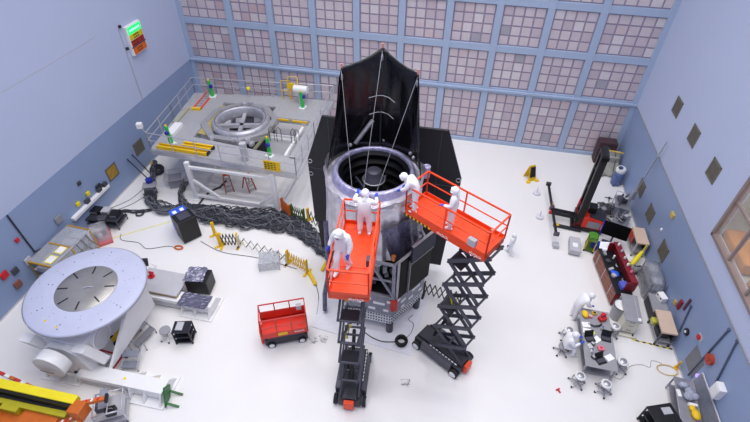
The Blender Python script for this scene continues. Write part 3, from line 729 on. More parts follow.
def railing(pts, n):
    for i in range(len(pts)-1):
        p, q = Vector(pts[i]), Vector(pts[i+1]); b = P()
        for z in (4.08, 3.6): b.tube(L(p.x, p.y, z), L(q.x, q.y, z), .026, 6)
        for k in range(n[i]+1):
            m_ = p.lerp(q, k/n[i]); b.tube(L(m_.x, m_.y, 2.95), L(m_.x, m_.y, 4.08), .028, 6)
        obj('guard_rail', b, M_alu, pf)
railing([(-16.6, 19.3), (-16.95, 22.5), (-17.35, 26.0), (-8.0, 27.0)], [2, 3, 7])
railing([(-7.95, 26.9), (-7.9, 22.4), (-7.85, 18.85), (-16.6, 19.3)], [3, 3, 6])
# octagonal surround with polished ring
b = P(); oc = [(L(-12.9+2.35*math.cos(k*PI/4+.35), 23.1+2.35*math.sin(k*PI/4+.35), 0)[:2]) for k in range(8)]; ic = [(L(-12.9+1.95*math.cos(k*PI/4+.35), 23.1+1.95*math.sin(k*PI/4+.35), 0)[:2]) for k in range(8)]
for k in range(8):
    k2 = (k+1) % 8; b.prism([oc[k], oc[k2], ic[k2], ic[k]], 2.75, 3.12)
obj('octagon_frame', b, mat('frame satin', '#a9a9ae', .4, metal=.4), pf)
rg = obj('adapter_ring', P().lathe([(1.35, 2.7), (1.35, 3.3), (1.42, 3.36), (1.62, 3.36), (1.75, 3.2), (1.75, 2.75), (1.35, 2.7)], L(-12.75, 23.0, 0), 56), mat('ring metal', '#b2b2ba', .42, metal=.5, var=.2, scale=3), pf)
obj('ring_groove', P().lathe([(1.5, 3.365), (1.54, 3.365), (1.54, 3.35)], L(-12.75, 23.0, 0), 56), M_drk, rg)
for a, w in ((0, .25), (PI/2, .22)):
    d = Vector((math.cos(a+.25), math.sin(a+.25), 0))
    obj('ring_beam', P().bar(Vector(L(-12.75, 23, 2.85))-d*1.4, Vector(L(-12.75, 23, 2.85))+d*1.4, w, .2), M_alu, pf)
b = P(); b.box(L(-12.6, 24.0, 1.75), (2.3, 1.7, 1.8)); obj('centre_machine', b, M_drk2, pf, .05)
for x, y in ((-13.2, 23.8), (-12.1, 24.1)): obj('machine_cover', P().box(L(x, y, 2.6), (.6, .6, .25), .4), M_steel, pf)
obj('gold_panel', P().slab([L(-14.75, 21.3, 3.06), L(-14.05, 21.3, 2.95), L(-14.15, 24.7, 2.95), L(-14.85, 24.7, 3.06)], (0, 0, .03)), mat('pale gold sheet', '#c8b878', .35, metal=.4), pf)
obj('gold_panel', P().slab([L(-14.5, 24.6, 3.05), L(-14.2, 24.6, 3.1), L(-12.9, 25.3, 3.1), L(-13.2, 25.5, 3.05)], (0, 0, .03)), M_gold, pf)
sg = obj('caution_sign', P().box(L(-9.15, 18.8, 3.35), (.95, .03, .62), rz=-.05), M_yel, pf)
q = P()
for r_ in range(4):
    for k in range(5): q.box(L(-9.5+.17*k, 18.78, 3.53-.12*r_), (.12, .012, .05), rz=-.05)
obj('lettering', q, M_txtd, sg)
for pts in (((-11.4, 24.16), (-10.1, 24.16)), ((-9.9, 24.16), (-8.9, 24.16))): obj('edge_tape', P().bar(L(*pts[0], 2.88), L(*pts[1], 2.88), .1, .12), M_yel, pf)
obj('white_panel', P().box(L(-9.9, 22.6, 2.0), (2.0, .05, 1.6)), M_wht, pf)
for x in (-10.55, -10.1, -9.2, -9.0): obj('loop_handle', P().path([L(x, 22.0, 2.7), L(x, 22.0, 3.5), L(x+.12, 22.05, 3.7), L(x+.25, 22.1, 3.5), L(x+.25, 22.1, 2.7)], .022, 6), M_drk, pf)
obj('ramp_beam', P().bar(L(-10.95, 20.6, 2.95), L(-10.75, 23.3, 2.95), .16, .1), mat('olive grey metal', '#77785e', .45), pf)
for x, y, z in ((-13.7, 21.0, 3.1), (-12.3, 21.0, 3.15), (-11.6, 21.2, 3.12), (-13.2, 24.6, 3.4), (-12.8, 24.7, 3.45), (-11.2, 20.9, 3.1)):
    obj('clamp', P().box(L(x, y, z), (.3, .22, .22), rz=x), M_alu, pf, .02)
obj('post_box', P().box(L(-11.0, 19.5, 3.55), (.35, .3, 1.1), rz=.3), M_lgrey, pf, .02)
# fall-arrest posts wrapped in green
gp0 = None
for (x, y, lb) in ((-15.93, 25.7, 'green wrapped post on the platform corner beside the orange ladder'), (-9.66, 25.6, 'green wrapped post on the platform beside the yellow hooped gate'),
                   (-15.72, 20.0, 'green wrapped post on the platform by the stacked yellow beams'), (-9.8, 20.1, 'green wrapped post on the platform above the yellow caution sign')):
    if gp0 is None:
        gp0 = thing('anchor_post', lb, 'post', (x, y, 3.0), .3, 'green wrapped posts on the platform')
        obj('base', P().box((0, 0, .05), (.45, .4, .1)), M_wht, gp0, .02)
        obj('column', P().path([(0, 0, .1), (-.02, .02, .6), (-.05, .03, 1.15)], [.13, .1, .09], 10), M_grn, gp0)
        obj('reel', P().cyl((.05, -.05, .82), .12, .14, 14, RX(PI/2)), M_dblue, gp0)
        obj('hook', P().ball((-.06, .03, 1.2), (.07, .07, .08), 8, 6), M_yel, gp0)
    else: dup(gp0, (x, y, 3.0), .3*y, lb)
def ladder(name, label, loc, rz, Ln, w, m, tilt=0, rungs=6, cat='ladder', z=.05):
    t = thing(name, label, cat, loc, rz)
    ux, uz = math.cos(tilt), math.sin(tilt)
    for s in (-1, 1):
        r_ = obj('side_rail', P().bar((0, s*w/2, z), (Ln*ux, s*w/2, z+Ln*uz), .05, .09), m, t)
        obj('end_cap', P().box((0, s*w/2, z), (.12, .1, .12)), M_blk, r_)
    for k in range(rungs):
        f = (k+.5)/rungs*Ln; obj('rung', P().bar((f*ux, -w/2, z+f*uz), (f*ux, w/2, z+f*uz), .05), M_alu if k else m, t)
    return t
lt = ladder('ladder', 'orange ladder with yellow foot lying on the platform near the green corner post', (-16.2, 23.95, 3.0), 1.63, 2.2, .5, M_org, 0, 7)
obj('yellow_foot', P().box((-.05, 0, .08), (.14, .6, .16)), M_yel, lt)
single('plank', P().box((-16.75, 23.0, 3.06), (.3, 1.7, .1), rz=.05), mat('plank grey', '#a8a898', .6), 'pale plank lying along the platform edge below the orange ladder', 'plank')
single('storage_board', P().box((-16.25, 21.3, 3.12), (.5, 1.3, .22), rz=.05), M_wht, 'white board lying on the platform between plank and green post', 'board')
for x0, x1, y, z, lb in ((-16.3, -13.2, 19.55, 3.09, 'long yellow beam lying along the platform front edge'), (-15.0, -13.15, 19.98, 3.09, 'shorter yellow beam lying behind the long one on the platform')):
    t = thing('yellow_beam', lb, 'beam', ((x0+x1)/2, y, 3.0), -.03, 'yellow beams on the platform')
    h = (x1-x0)/2
    for s in (-1, 1): obj('flange', P().bx(-h, h, s*.14-.05, s*.14+.05, .0, .2), M_yel, t)
    obj('web', P().bx(-h, h, -.1, .1, .04, .08), mat('ochre', '#a8862a', .6), t); obj('end_plate', P().bx(h-.02, h+.05, -.17, .17, 0, .2), M_blk, t)
t = thing('safety_gate', 'yellow hooped safety gate at the back of the platform', 'gate', (-10.9, 26.55, 3.0), .1)
for k in range(2): obj('hoop', P().path([(-.45+.5*k, 0, 0), (-.45+.5*k, 0, 1.3+.3*k), (.15+.5*k, .05, 1.3+.3*k), (.15+.5*k, .05, 0)], .035, 6), M_yel, t)
obj('cross_bar', P().tube((-.45, 0, .6), (.65, .05, .6), .03), M_yel, t); obj('pad', P().box((.2, .03, .95), (.5, .12, .35)), M_yel, t)
t = thing('storage_drum', 'white drum standing on the platform behind the green post by the gate', 'drum', (-9.95, 26.3, 3.0))
obj('stand', P().box((0, 0, .35), (.3, .3, .7)), M_lgrey, t); obj('tank', P().cyl((-.45, 0, .95), .25, .9, 20, RY(PI/2)), M_wht, t)
t = thing('lamp_head', 'small yellow lamp on a thin stem at the platform back rail', 'lamp', (-13.6, 26.3, 3.0))
obj('stem', P().tube((0, 0, 0), (0, 0, .5), .02), M_alu, t); obj('bulb_cover', P().ball((0, 0, .58), .13), M_yelb, t)
t = thing('wall_lamp', 'white box lamp on the platform rail end beside the blue dado', 'lamp', (-16.95, 19.9, 3.0), .3)
obj('stem', P().tube((0, 0, 0), (-.2, 0, 1.0), .03), M_alu, t); obj('head', P().box((-.3, 0, 1.15), (.3, .28, .32)), M_wht, t, .03)
# step ladders under the platform
def stepladder(label, loc, rz, h, m):
    t = thing('step_ladder', label, 'ladder', loc, rz, 'orange step ladders under the platform')
    for s in (-1, 1):
        obj('rail', P().bar((s*.24, -.35, 0), (s*.16, 0, h), .05, .08), m, t); obj('rail', P().bar((s*.24, .4, 0), (s*.16, 0.04, h), .04, .06), m, t)
    for k in range(4):
        f = (k+.6)/4.6; obj('tread', P().box((0, -.35*(1-f), h*f), (.4, .1, .03)), M_alu, t)
    obj('top_cap', P().box((0, 0, h), (.36, .14, .06)), M_orgd, t)
stepladder('orange step ladder under the platform next to the dark cable', (-12.9, 20.2, 0), .6, 1.1, mat('ladder rust', '#b5582c', .5))
stepladder('orange step ladder under the platform, second one from the braced leg', (-11.7, 20.5, 0), 1.0, 1.1, mat('ladder rust', '#b5582c', .5))
single('cable', P().path([(-13.4, 20.9, .05), (-13.5, 20.2, .05), (-13.9, 19.7, .05), (-14.0, 19.2, .05), (-14.0, 18.2, .05)], .06), M_cab, 'dark hose on the floor under the platform beside the step ladder', 'hose')

# ------------------------------------------------------------------ cable runs (too many strands to count)
def bundle(name, pts, w, n, label, r=.028, hgt=.18, m=None, seed=1):
    rr = random.Random(seed); pts = [Vector(p) for p in pts]; b = P()
    seg = []
    for i in range(len(pts)-1):
        for k in range(7): seg.append(pts[i].lerp(pts[i+1], k/7))
    seg.append(pts[-1])
    for j in range(n):
        o = rr.uniform(-1, 1); ph = rr.uniform(0, 6); fr = rr.uniform(.3, .9); b.cur = rr.choice([0, 0, 0, 1]); z0 = rr.uniform(.03, hgt)
        path = []
        for i, p in enumerate(seg):
            d = (seg[min(i+1, len(seg)-1)]-seg[max(i-1, 0)]); d.z = 0; d.normalize(); nn = Vector((-d.y, d.x, 0))
            ww = w[min(len(w)-1, int(i/7))]
            off = (o*.75+.5*math.sin(i*fr+ph)+rr.uniform(-.14, .14))*ww*.5
            path.append(p+nn*off+Vector((0, 0, z0+.05*abs(math.sin(i*fr*1.3+ph)))))
        b.path(path, r, 5)
    return single(name, b, m or [M_cab, M_cabg], label, 'cables', kind='stuff')
bundle('cable_bundle', [(-14.6, 17.7, 0), (-13.2, 17.75, 0), (-11.6, 17.75, 0), (-9.6, 17.95, 0), (-8.2, 18.0, 0), (-7.3, 17.5, 0), (-6.3, 16.85, 0), (-5.6, 16.3, 0), (-5.0, 15.9, 0)], [1.0, 1.3, 1.5, 1.5, 1.2, .95, .8, .7], 64, 'wide heap of dark cables snaking from the platform leg to the telescope', .032, .24, seed=4)
bundle('cable_bundle', [(-18.6, 21.6, 0), (-17.8, 19.8, 0), (-17.1, 18.5, 0), (-16.5, 17.7, 0), (-15.3, 17.5, 0), (-14.4, 17.7, 0)], [.3, .4, .6, .7, .6], 22, 'dark cable run along the floor from the wall corner past the blue reel', .035, .4, seed=6)
bundle('cable_bundle', [(-15.7, 20.1, 0), (-15.6, 19.2, 0), (-15.0, 18.4, 0), (-14.4, 17.8, 0)], [.4, .4, .5], 12, 'short dark cable run by the braced platform leg', .035, .2, seed=8)
bundle('cable_bundle', [(-18.4, 16.9, 0), (-17.4, 17.05, 0), (-16.4, 17.4, 0)], [.2, .25], 7, 'thin dark cable run from the black instrument cart', .03, .1, seed=9)
coil('cable_coil', (-18.0, 20.8), .36, M_cab, 'dark cable coil on the floor below the platform corner near the wall', 5, .03, .05)
coil('cable_coil', (-16.9, 17.0), .2, M_cab, 'small dark cable coil beside the run near the instrument cart', 2, .03, .025)
for pts, lb in (([(-18.9, 17.0, .02), (-18.2, 18.0, .02), (-17.9, 19.2, .02), (-17.2, 19.0, .02)], 'thin cable curving on the floor below the gold grille'), ([(-18.8, 16.6, .02), (-17.9, 17.6, .02), (-17.4, 18.7, .02), (-17.0, 18.9, .02)], 'thin cable running straight on the floor towards the blue reel'),
                ([(-17.0, 15.3, .02), (-16.7, 14.9, .02), (-15.7, 14.9, .02), (-15.0, 14.6, .02), (-14.0, 15.0, .02), (-13.4, 14.9, .02)], 'dark cord on the floor leading to the orange clamp by the black cabinet'),
                ([(-12.5, 15.7, .02), (-11.0, 15.2, .02), (-9.0, 15.2, .02), (-6.8, 14.9, .02)], 'thin cord on the floor running under the yellow accordion barrier'),
                ([(-5.6, 14.2, .02), (-5.2, 13.4, .02), (-5.0, 12.4, .02)], 'thin cord on the floor from the fallen yellow bar to the sheet')):
    single('loose_cord', P().path(curve(pts), .018, 6), M_cabg, lb, 'cord')
single('cord_clamp', P().path([(-13.4+.22*math.cos(t*PI/8), 15.0+.12*math.sin(t*PI/8), .05) for t in range(16)], .045, 6, True), M_oran2, 'orange clamp ring on the cord beside the black cabinet', 'clamp')
t = thing('cable_reel_stand', 'stand with a blue reel and grey tray amid the dark cable run', 'reel', (-17.1, 18.7, 0), .4)
for x, y in ((-.25, -.2), (.25, -.2), (.25, .2), (-.25, .2)): obj('leg', P().tube((x, y, 0), (x*.8, y*.8, .75), .025), M_drk, t)
obj('tray', P().box((0, 0, .78), (.75, .55, .05)), M_grey, t); obj('reel', P().cyl((.0, .25, .85), .2, .18, 18), M_dblue, t); obj('box', P().box((0, -.3, .4), (.5, .3, .7)), M_drk, t)
t = thing('open_crate', 'grey open crate with raised flaps under the platform corner', 'crate', (-16.2, 19.95, 0), .5)
obj('body', P().box((0, 0, .3), (.8, .7, .6)), M_grey, t, .01)
for k in range(4): obj('flap', P().slab([(-.4, .35, .6), (.4, .35, .6), (.4, .62, .78), (-.4, .62, .78)], (0, 0, .02)) if k == 0 else P().slab([RZ(k*PI/2) @ Vector(p) for p in [(-.38, .38, .6), (.38, .38, .6), (.38, .62, .75), (-.38, .62, .75)]], (0, 0, .02)), M_lgrey, t)
single('caution_cone', P().cyl((-18.55, 21.2, 0), .18, .5, 14, r2=.04), M_yel, 'small yellow cone by the blue dado behind the cable coil', 'cone')
for k, (x, y, lb) in enumerate(((-18.6, 20.5, 'dark pole leaning on the blue dado below the grey grille'), (-18.5, 20.0, 'dark pole leaning on the blue dado, next towards the trunking'))):
    single('leaning_pole', P().tube((x+.35, y, 0), (XL+.05, y-.2, 1.6), .035), M_drk2, lb, 'pole', 'leaning poles')
t = thing('wall_trunking', 'long white trunking panel fixed along the blue dado', 'trunking', (XL+.012, 16.15, 1.2))
obj('panel', P().bx(.0, .22, -1.5, 1.5, 0, .2), M_wht, t, .02)
for y in (-.2, .8, 1.3): obj('socket_box', P().bx(.03, .2, y-.14, y+.14, .2, .42), M_drk, t)
for y, z, s, m, nm, lb in ((17.05, 1.6, .22, M_drk2, 'switch_box', 'black switch box on the blue dado above the trunking'), (16.24, 1.78, .15, M_yelb, 'wall_notice', 'yellow square notice on the blue dado nearer the gold grille'), (15.41, 1.74, .15, M_yelb, 'wall_notice', 'yellow square notice on the blue dado further from the gold grille'),
                 (16.05, 2.65, .13, M_drk, 'wall_plate', 'small dark plate high on the blue dado'), (14.0, 1.9, .25, M_grey, 'wall_plate', 'grey plate on the blue dado above the clear rack'), (11.73, 2.65, .12, M_redp, 'alarm_box', 'small red alarm box high on the blue dado near the black conduit'),
                 (10.37, 1.75, .22, M_redp, 'alarm_box', 'larger red alarm box on the blue dado near the lavender turntable'), (10.85, 1.5, .2, M_drk, 'meter_box', 'dark meter box on the dado beside the red alarm box'), (11.6, 1.4, .22, M_lgrey, 'meter_box', 'pale meter box on the dado near the black conduit foot'), (10.6, .85, .22, mat('rust plate', '#8a5648', .6), 'meter_box', 'rust brown meter box low on the dado by the turntable')):
    t = thing(nm, lb, nm.replace('_', ' '), (XL+.012, y, z)); obj('body', P().box((.06, 0, 0), (.08, s*1.6, s*1.6)), m, t, .01); obj('cover', P().box((.105, 0, 0), (.012, s*1.2, s*1.2)), m, t)
single('black_conduit', P().path([(XL+.06, 12.0, ST), (XL+.06, 12.05, 2.6), (XL+.06, 12.1, 1.5), (XL+.2, 12.7, 1.3), (XL+.3, 13.1, 1.2)], .04), M_drk2, 'black conduit running down the blue dado near the clear rack', 'conduit')

# ------------------------------------------------------------------ accordion barriers
def barrier(label, p, q, n, m1, m2, z=.95):
    p, q = Vector((*p, 0)), Vector((*q, 0)); d = q-p; Ln = d.length
    t = thing('accordion_barrier', label, 'barrier', p, math.atan2(d.y, d.x))
    for i, x in enumerate((0, Ln)):
        po = obj('post', P().box((x, 0, z/2+.03), (.07, .16, z)), m1, t)
        obj('foot', P().box((x, 0, .03), (.12, .6, .05)), m1, po)
    for k in range(n):
        x0, x1 = Ln*k/n, Ln*(k+1)/n
        obj('lattice_bar', P().bar((x0, .02, .12), (x1, .02, z-.03), .02, .05), m2, t); obj('lattice_bar', P().bar((x0, -.02, z-.03), (x1, -.02, .12), .02, .05), m1 if n > 5 else m2, t)
    return t
M_ylat = mat('black lattice', '#35342c', .5)
barrier('folded yellow barrier stand nearest the black and blue cabinet', (-11.95, 16.3), (-11.3, 15.6), 4, M_yel, M_yel)
barrier('black and yellow accordion barrier, folded part between two yellow stands', (-11.2, 15.6), (-10.35, 15.8), 5, M_yel, M_ylat)
barrier('long stretched accordion barrier crossing the floor behind the clear crate', (-10.3, 15.8), (-7.4, 15.15), 7, mat('faint lattice', '#d9d6c4', .6), M_ylat, .8)
barrier('yellow accordion barrier folded beside the clear crate', (-7.35, 15.2), (-6.2, 14.75), 8, M_yel, M_yel)
barrier('orange and white folded barrier standing by the platform leg', (-9.0, 19.0), (-8.4, 18.5), 6, mat('barrier orange', '#d86a2a', .5), M_drk)
barrier('green and black folded barrier between orange one and yellow one', (-8.3, 18.6), (-7.5, 18.35), 6, M_olive, M_dgrn)
barrier('yellow barrier end with black lattice near the sunshield panel', (-7.3, 18.5), (-6.2, 17.7), 4, M_yel, M_ylat)
barrier('black accordion barrier stretched between telescope and second raised lift', (-.25, 14.6), (1.5, 14.35), 7, M_ylat, M_ylat, .95)
single('fallen_bar', P().bar((-6.1, 14.75, .1), (-5.55, 14.05, .1), .16, .14), M_yel, 'yellow bar lying at the end of the folded yellow barrier', 'bar')
single('fallen_bar', P().bar((-5.35, 16.1, .1), (-5.5, 15.0, .1), .14, .12), M_yel, 'yellow bar lying by the foot of the sunshield panel', 'bar')
t = thing('clear_crate', 'clear acrylic crate with pale edges on the open floor by the barrier', 'crate', (-8.25, 14.9, 0), .35)
for nm, b in (('wall', P().bx(-.5, .5, -.42, -.4, .03, .55)), ('wall', P().bx(-.5, .5, .4, .42, .03, .55)), ('wall', P().bx(-.5, -.48, -.4, .4, .03, .55)), ('wall', P().bx(.48, .5, -.4, .4, .03, .55)), ('lid', P().bx(-.5, .5, -.42, .42, .55, .57))): obj(nm, b, M_clear, t)
for x in (-.5, .5):
    for y in (-.42, .42): obj('edge_post', P().tube((x, y, 0), (x, y, .6), .018), M_lgrey, t)
for x in (-.25, 0, .25): obj('rib', P().tube((x, -.42, .58), (x, .42, .58), .012), M_lgrey, t)

# ------------------------------------------------------------------ blue / black cabinet
t = thing('electronics_cabinet', 'tall blue and black electronics cabinet on the open floor beside the cable heap', 'cabinet', (-13.5, 16.15, 0), -.65)
obj('body', P().bx(-.1, .75, -.5, .5, .06, 1.5), M_blk, t, .03); obj('blue_shell', P().bx(-.75, -.1, -.42, .42, .06, 1.35), M_blue, t, .03)
for y in (-.2, .2): obj('label_plate', P().bx(-.55, -.3, y-.1, y+.1, 1.35, 1.36), M_paper, t)
obj('top_vent', P().bx(.05, .6, -.3, .3, 1.5, 1.54), M_drk, t)
for x in (-.6, .6):
    for y in (-.35, .35): obj('caster', P().cyl((x, y-.03, .07), .07, .06, 12, RX(-PI/2)), M_rub, t)
# instrument cart by the wall
t = thing('instrument_cart', 'low cart piled with black instruments by the blue dado', 'cart', (-18.2, 15.95, 0), .1)
obj('shelf', P().box((0, 0, .3), (1.9, 1.0, .06)), M_drk, t); obj('shelf', P().box((0, 0, .62), (1.9, 1.0, .05)), M_drk2, t)
for x in (-.9, .9):
    for y in (-.45, .45): obj('leg', P().tube((x, y, 0), (x, y, .65), .03), M_drk, t)
for k, (x, y, sx, sy, sz, m, lb) in enumerate(((-.55, .15, .55, .5, .2, M_blk, 'black instrument at the wall end of the instrument cart'), (.05, .2, .45, .45, .24, M_lgrey, 'pale instrument amid the black ones on the instrument cart'), (.6, .1, .5, .5, .18, M_blk, 'black instrument at the floor end of the instrument cart'), (.1, -.3, .5, .3, .14, M_drk, 'dark grey slim instrument at the front of the instrument cart'))):
    q = thing('instrument', lb, 'instrument', (-18.2+x, 15.95+y, .645), .1*k); obj('case', P().box((0, 0, sz/2), (sx, sy, sz)), m, q, .02); obj('dial_face', P().box((0, -sy/2-.005, sz/2), (sx*.7, .012, sz*.6)), M_steel, q)
# clear tub
t = thing('plastic_tub', 'clear plastic tub with a pinkish red base near the clear rack', 'tub', (-17.75, 14.75, 0), .75)
obj('base', P().box((0, 0, .1), (.95, 1.2, .2)), mat('pink base', '#c96a70', .5), t, .03); obj('hood', P().lathe([(.0, 1.0), (.4, .98), (.6, .8), (.66, .2)], (0, 0, 0), 4, RZ(PI/4)), M_clear, t)
for k in range(3): obj('content_box', P().box((-.2+.2*k, .15*(-1)**k, .32), (.22, .3, .25)), [M_grey, M_lgrey, M_drk][k], t)
# framed clear rack
t = thing('equipment_rack', 'long clear panelled rack with gold edging against the blue dado', 'rack', (-18.15, 12.9, 0), -.05)
for x in (-.65, .65):
    for y in (-1.4, -.1, 1.2): obj('post', P().box((x, y, .7), (.06, .06, 1.4)), M_gold, t)
for z in (.35, .85): obj('shelf', P().box((0, -.1, z), (1.25, 2.6, .04)), M_lgrey, t)
for y in (-1.4, -.1, 1.2): obj('gold_beam', P().bar((-.65, y, 1.4), (.65, y, 1.4), .07), mat('gold strip', '#b98a20', .4), t)
for x in (-.65, .65): obj('top_beam', P().bar((x, -1.4, 1.4), (x, 1.2, 1.4), .06), M_alu, t)
obj('clear_top', P().bx(-.63, .63, -1.38, 1.18, 1.38, 1.4), M_clear, t); obj('clear_front', P().bx(.64, .66, -1.38, 1.18, .1, 1.36), M_clear, t)
for y in (-1.0, -.35): obj('yellow_label', P().bx(.1, .45, y-.2, y+.2, 1.41, 1.415), M_paper, t); obj('label_border', P().bx(.05, .5, y-.25, y+.25, 1.402, 1.41), M_yelb, t)
rr = random.Random(21)
for k in range(5):
    for z in (.37, .87):
        m = rr.choice([M_lgrey, M_grey, M_steel, M_alu, M_gold]); y = 10.65+.55*k+1.0
        q = thing('stored_box', 'box %s on the %s shelf of the clear rack, %s along it' % ({M_lgrey: 'pale grey', M_grey: 'grey', M_steel: 'steel', M_alu: 'bright metal', M_gold: 'gold'}[m], 'lower' if z < .5 else 'upper', ['nearest the turntable', 'second', 'third', 'fourth', 'nearest the tub'][k]), 'box', (-18.15, y, z), 0, 'boxes in the clear rack')
        hh = rr.uniform(.2, .38); obj('body', P().box((0, 0, hh/2), (rr.uniform(.6, 1.0), .42, hh)), m, q, .01); obj('lid', P().box((0, 0, hh), (.6, .36, .02)), M_lgrey, q)
for k in range(3): single('hanging_strap', P().path([(-17.4, 13.0+.35*k, 1.42), (-17.38, 13.1+.35*k, .9), (-17.3, 13.3+.35*k, .4)], .02), M_drk, ['dark strap over the rack end nearest the turntable', 'dark strap over the rack, middle one of three', 'dark strap over the rack end nearest the tub'][k], 'strap', 'straps on the clear rack')
for y, lb in ((11.0, 'white bundled fabric on the floor behind the turntable rim'), (11.5, 'pale crumpled bag on the floor at the rack foot')):
    b = P(); rr = random.Random(int(y*10))
    for k in range(6): b.ball((rr.uniform(-.2, .2), rr.uniform(-.2, .2), .18+rr.uniform(0, .15)), rr.uniform(.12, .22), 8, 6)
    o = single('fabric_bundle', b, mat('pale fabric', '#c5cad4', .8), lb, 'bundle'); o.location = (-18.3, y-.6, 0)

# ------------------------------------------------------------------ turntable
tt = thing('tilt_turntable', 'large lavender round turntable with grey slotted centre on a white cradle', 'turntable', (-13.75, 9.7, 0))
obj('disc', P().lathe([(1.18, 3.0), (2.24, 3.0), (2.3, 2.96), (2.3, 2.86), (2.22, 2.82), (0, 2.82)], n=72), M_lav, tt)
pl = obj('centre_plate', P().lathe([(0, 3.035), (.25, 3.035), (1.16, 3.03), (1.19, 3.0)], n=56), M_plate, tt)
for k in range(8):
    a = k*PI/4+.28; x, y = ang(a); obj('slot', P().bar((.72*x, .72*y, 3.036), (1.12*x, 1.12*y, 3.036), .055, .012), M_blk, pl)
obj('handle_arc', P().path([(-.1, -.1, 3.04), (.0, -.02, 3.06), (.14, .04, 3.06), (.28, .06, 3.04)], .03), M_alu, pl)
b = P(); rr = random.Random(2)
for k in range(16):
    a = k*PI/8+.1; x, y = ang(a)
    for r in (1.45, 1.62, 1.8, 2.0):
        if rr.random() < .75: b.cyl((x*r, y*r, 2.998), .016 if rr.random() < .7 else .028, .006, 8)
obj('bolt_holes', b, M_drk, tt)['kind'] = 'stuff'
obj('rim_band', P().lathe([(2.31, 2.95), (2.325, 2.95), (2.325, 2.9), (2.31, 2.9)], n=72), M_grey, tt)
for x, y in ((.1, -1.9), (-.5, -1.75)): obj('yellow_tag', P().cyl((x, y, 3.0), .05, .01, 10), M_yel, tt)
obj('hub', P().lathe([(.0, 2.82), (1.5, 2.82), (1.2, 2.3), (.9, 2.0), (.9, 1.5), (0, 1.4)], n=36), M_wht, tt)
for sy, y in ((-1, -2.25), (1, 1.95)):
    # pedestal: tapered plate with bearing drum
    pd = obj('pedestal', P().slab([(-1.15, y, .1), (1.0, y, .1), (.6, y, 1.7), (.2, y, 2.0), (-.5, y, 2.0), (-.85, y, 1.7)], (0, .35*sy*-1, 0)), M_wht, tt, .03)
    obj('bearing_drum', P().cyl((-.15, y-.18 if sy < 0 else y+.02, 1.6), .62, .45, 32, RX(PI/2) if sy < 0 else RX(-PI/2)), M_wht, pd)
    obj('foot_plate', P().bx(-1.45, .3, y-.45, y+.5, 0, .06), M_wht, pd)
    for x in (-1.2, -.55, .15): obj('gusset', P().slab([(x-.03, y-.4, .06), (x-.03, y, .06), (x-.03, y, .75)], (.06, 0, 0)), M_wht, pd)
    for x in (-.8, .5): obj('bolt', P().ball((x, y-.3*1, 1.0), .07, 8, 6), M_blk, pd)
    # long base beam to the end plate
    bm_ = obj('base_beam', P().bx(.3, 4.05, y-.3, y+.3, .12, .62), M_wht, tt, .02)
    obj('beam_recess', P().bx(.4, 2.6, y-.31, y-.3, .2, .42), M_lgrey, bm_)
    ep = obj('end_plate', P().bx(2.55, 4.15, y-.65, y+.75, 0, .06), M_wht, bm_)
    for x in (2.65, 3.3, 4.0):
        obj('gusset', P().slab([(x-.03, y-.6, .06), (x-.03, y-.3, .06), (x-.03, y-.3, .6)], (.06, 0, 0)), M_wht, bm_); obj('gusset', P().slab([(x-.03, y+.7, .06), (x-.03, y+.3, .06), (x-.03, y+.3, .6)], (.06, 0, 0)), M_wht, bm_)
    obj('yellow_mark', P().cyl((2.3, y, .62), .06, .008, 10), M_yelb, bm_)
# yoke arms from drum up to the table and the side motor
for x0, x1 in ((-1.75, -.75), (.55, 1.35)):
    obj('yoke_arm', P().slab([(x0, -2.3, 2.1), (x0+.5, -2.3, 2.1), (x1, -2.0, .9), (x1-.35, -2.0, .9)], (0, .4, 0)), M_wht, tt, .02)
obj('side_frame', P().slab([(1.4, -2.0, .6), (1.4, 1.3, .6), (1.4, 1.3, 2.55), (1.4, .7, 2.55)], (.12, 0, 0)), M_wht, tt)
obj('cross_member', P().bx(-.9, .9, -2.0, 1.8, 1.55, 2.15), M_wht, tt, .04)
mo = obj('drive_motor', P().cyl((.35, -1.3, 1.75), .5, .75, 30, RY(PI/2)), M_wht, tt)
obj('motor_cap', P().cyl((1.1, -1.3, 1.75), .44, .03, 30, RY(PI/2)), M_lgrey, mo)
obj('warning_lamp', P().cyl((1.0, -1.2, 2.3), .07, .14, 10), M_redp, tt)
obj('name_plate', P().bx(-.45, .15, -3.0, -2.98, 1.5, 1.58), M_grey, tt)
# things round the turntable
t = thing('grey_platform', 'low grey topped platform between turntable rim and foil box', 'platform', (-12.45, 12.18, 0), -.01)
obj('top', P().bx(-1.15, 1.05, -.66, .66, .7, .8), M_lgrey, t, .01); obj('wood_edge', P().bx(-1.15, 1.05, -.68, -.66, .7, .78), mat('ply edge', '#a08c6a', .6), t)
for x in (-1.0, .9):
    for y in (-.12, .55): obj('leg', P().box((x, y, .35), (.12, .12, .7)), M_grey, t)
t = thing('foil_wrapped_box', 'black box under crinkled foil with an orange side, on the rear end plate', 'box', (-10.9, 12.75, 0), .12)
obj('body', P().box((0, 0, .52), (1.05, .85, .9)), M_blk, t, .03); obj('orange_side', P().slab([(-.54, -.42, .1), (-.54, .42, .1), (-.54, .42, .9), (-.54, -.42, .9)], (.01, 0, 0)), M_oran2, t)
for x in (-.42, .42):
    for y in (-.32, .32): obj('caster', P().ball((x, y, .06), .06, 8, 6), M_rub, t)
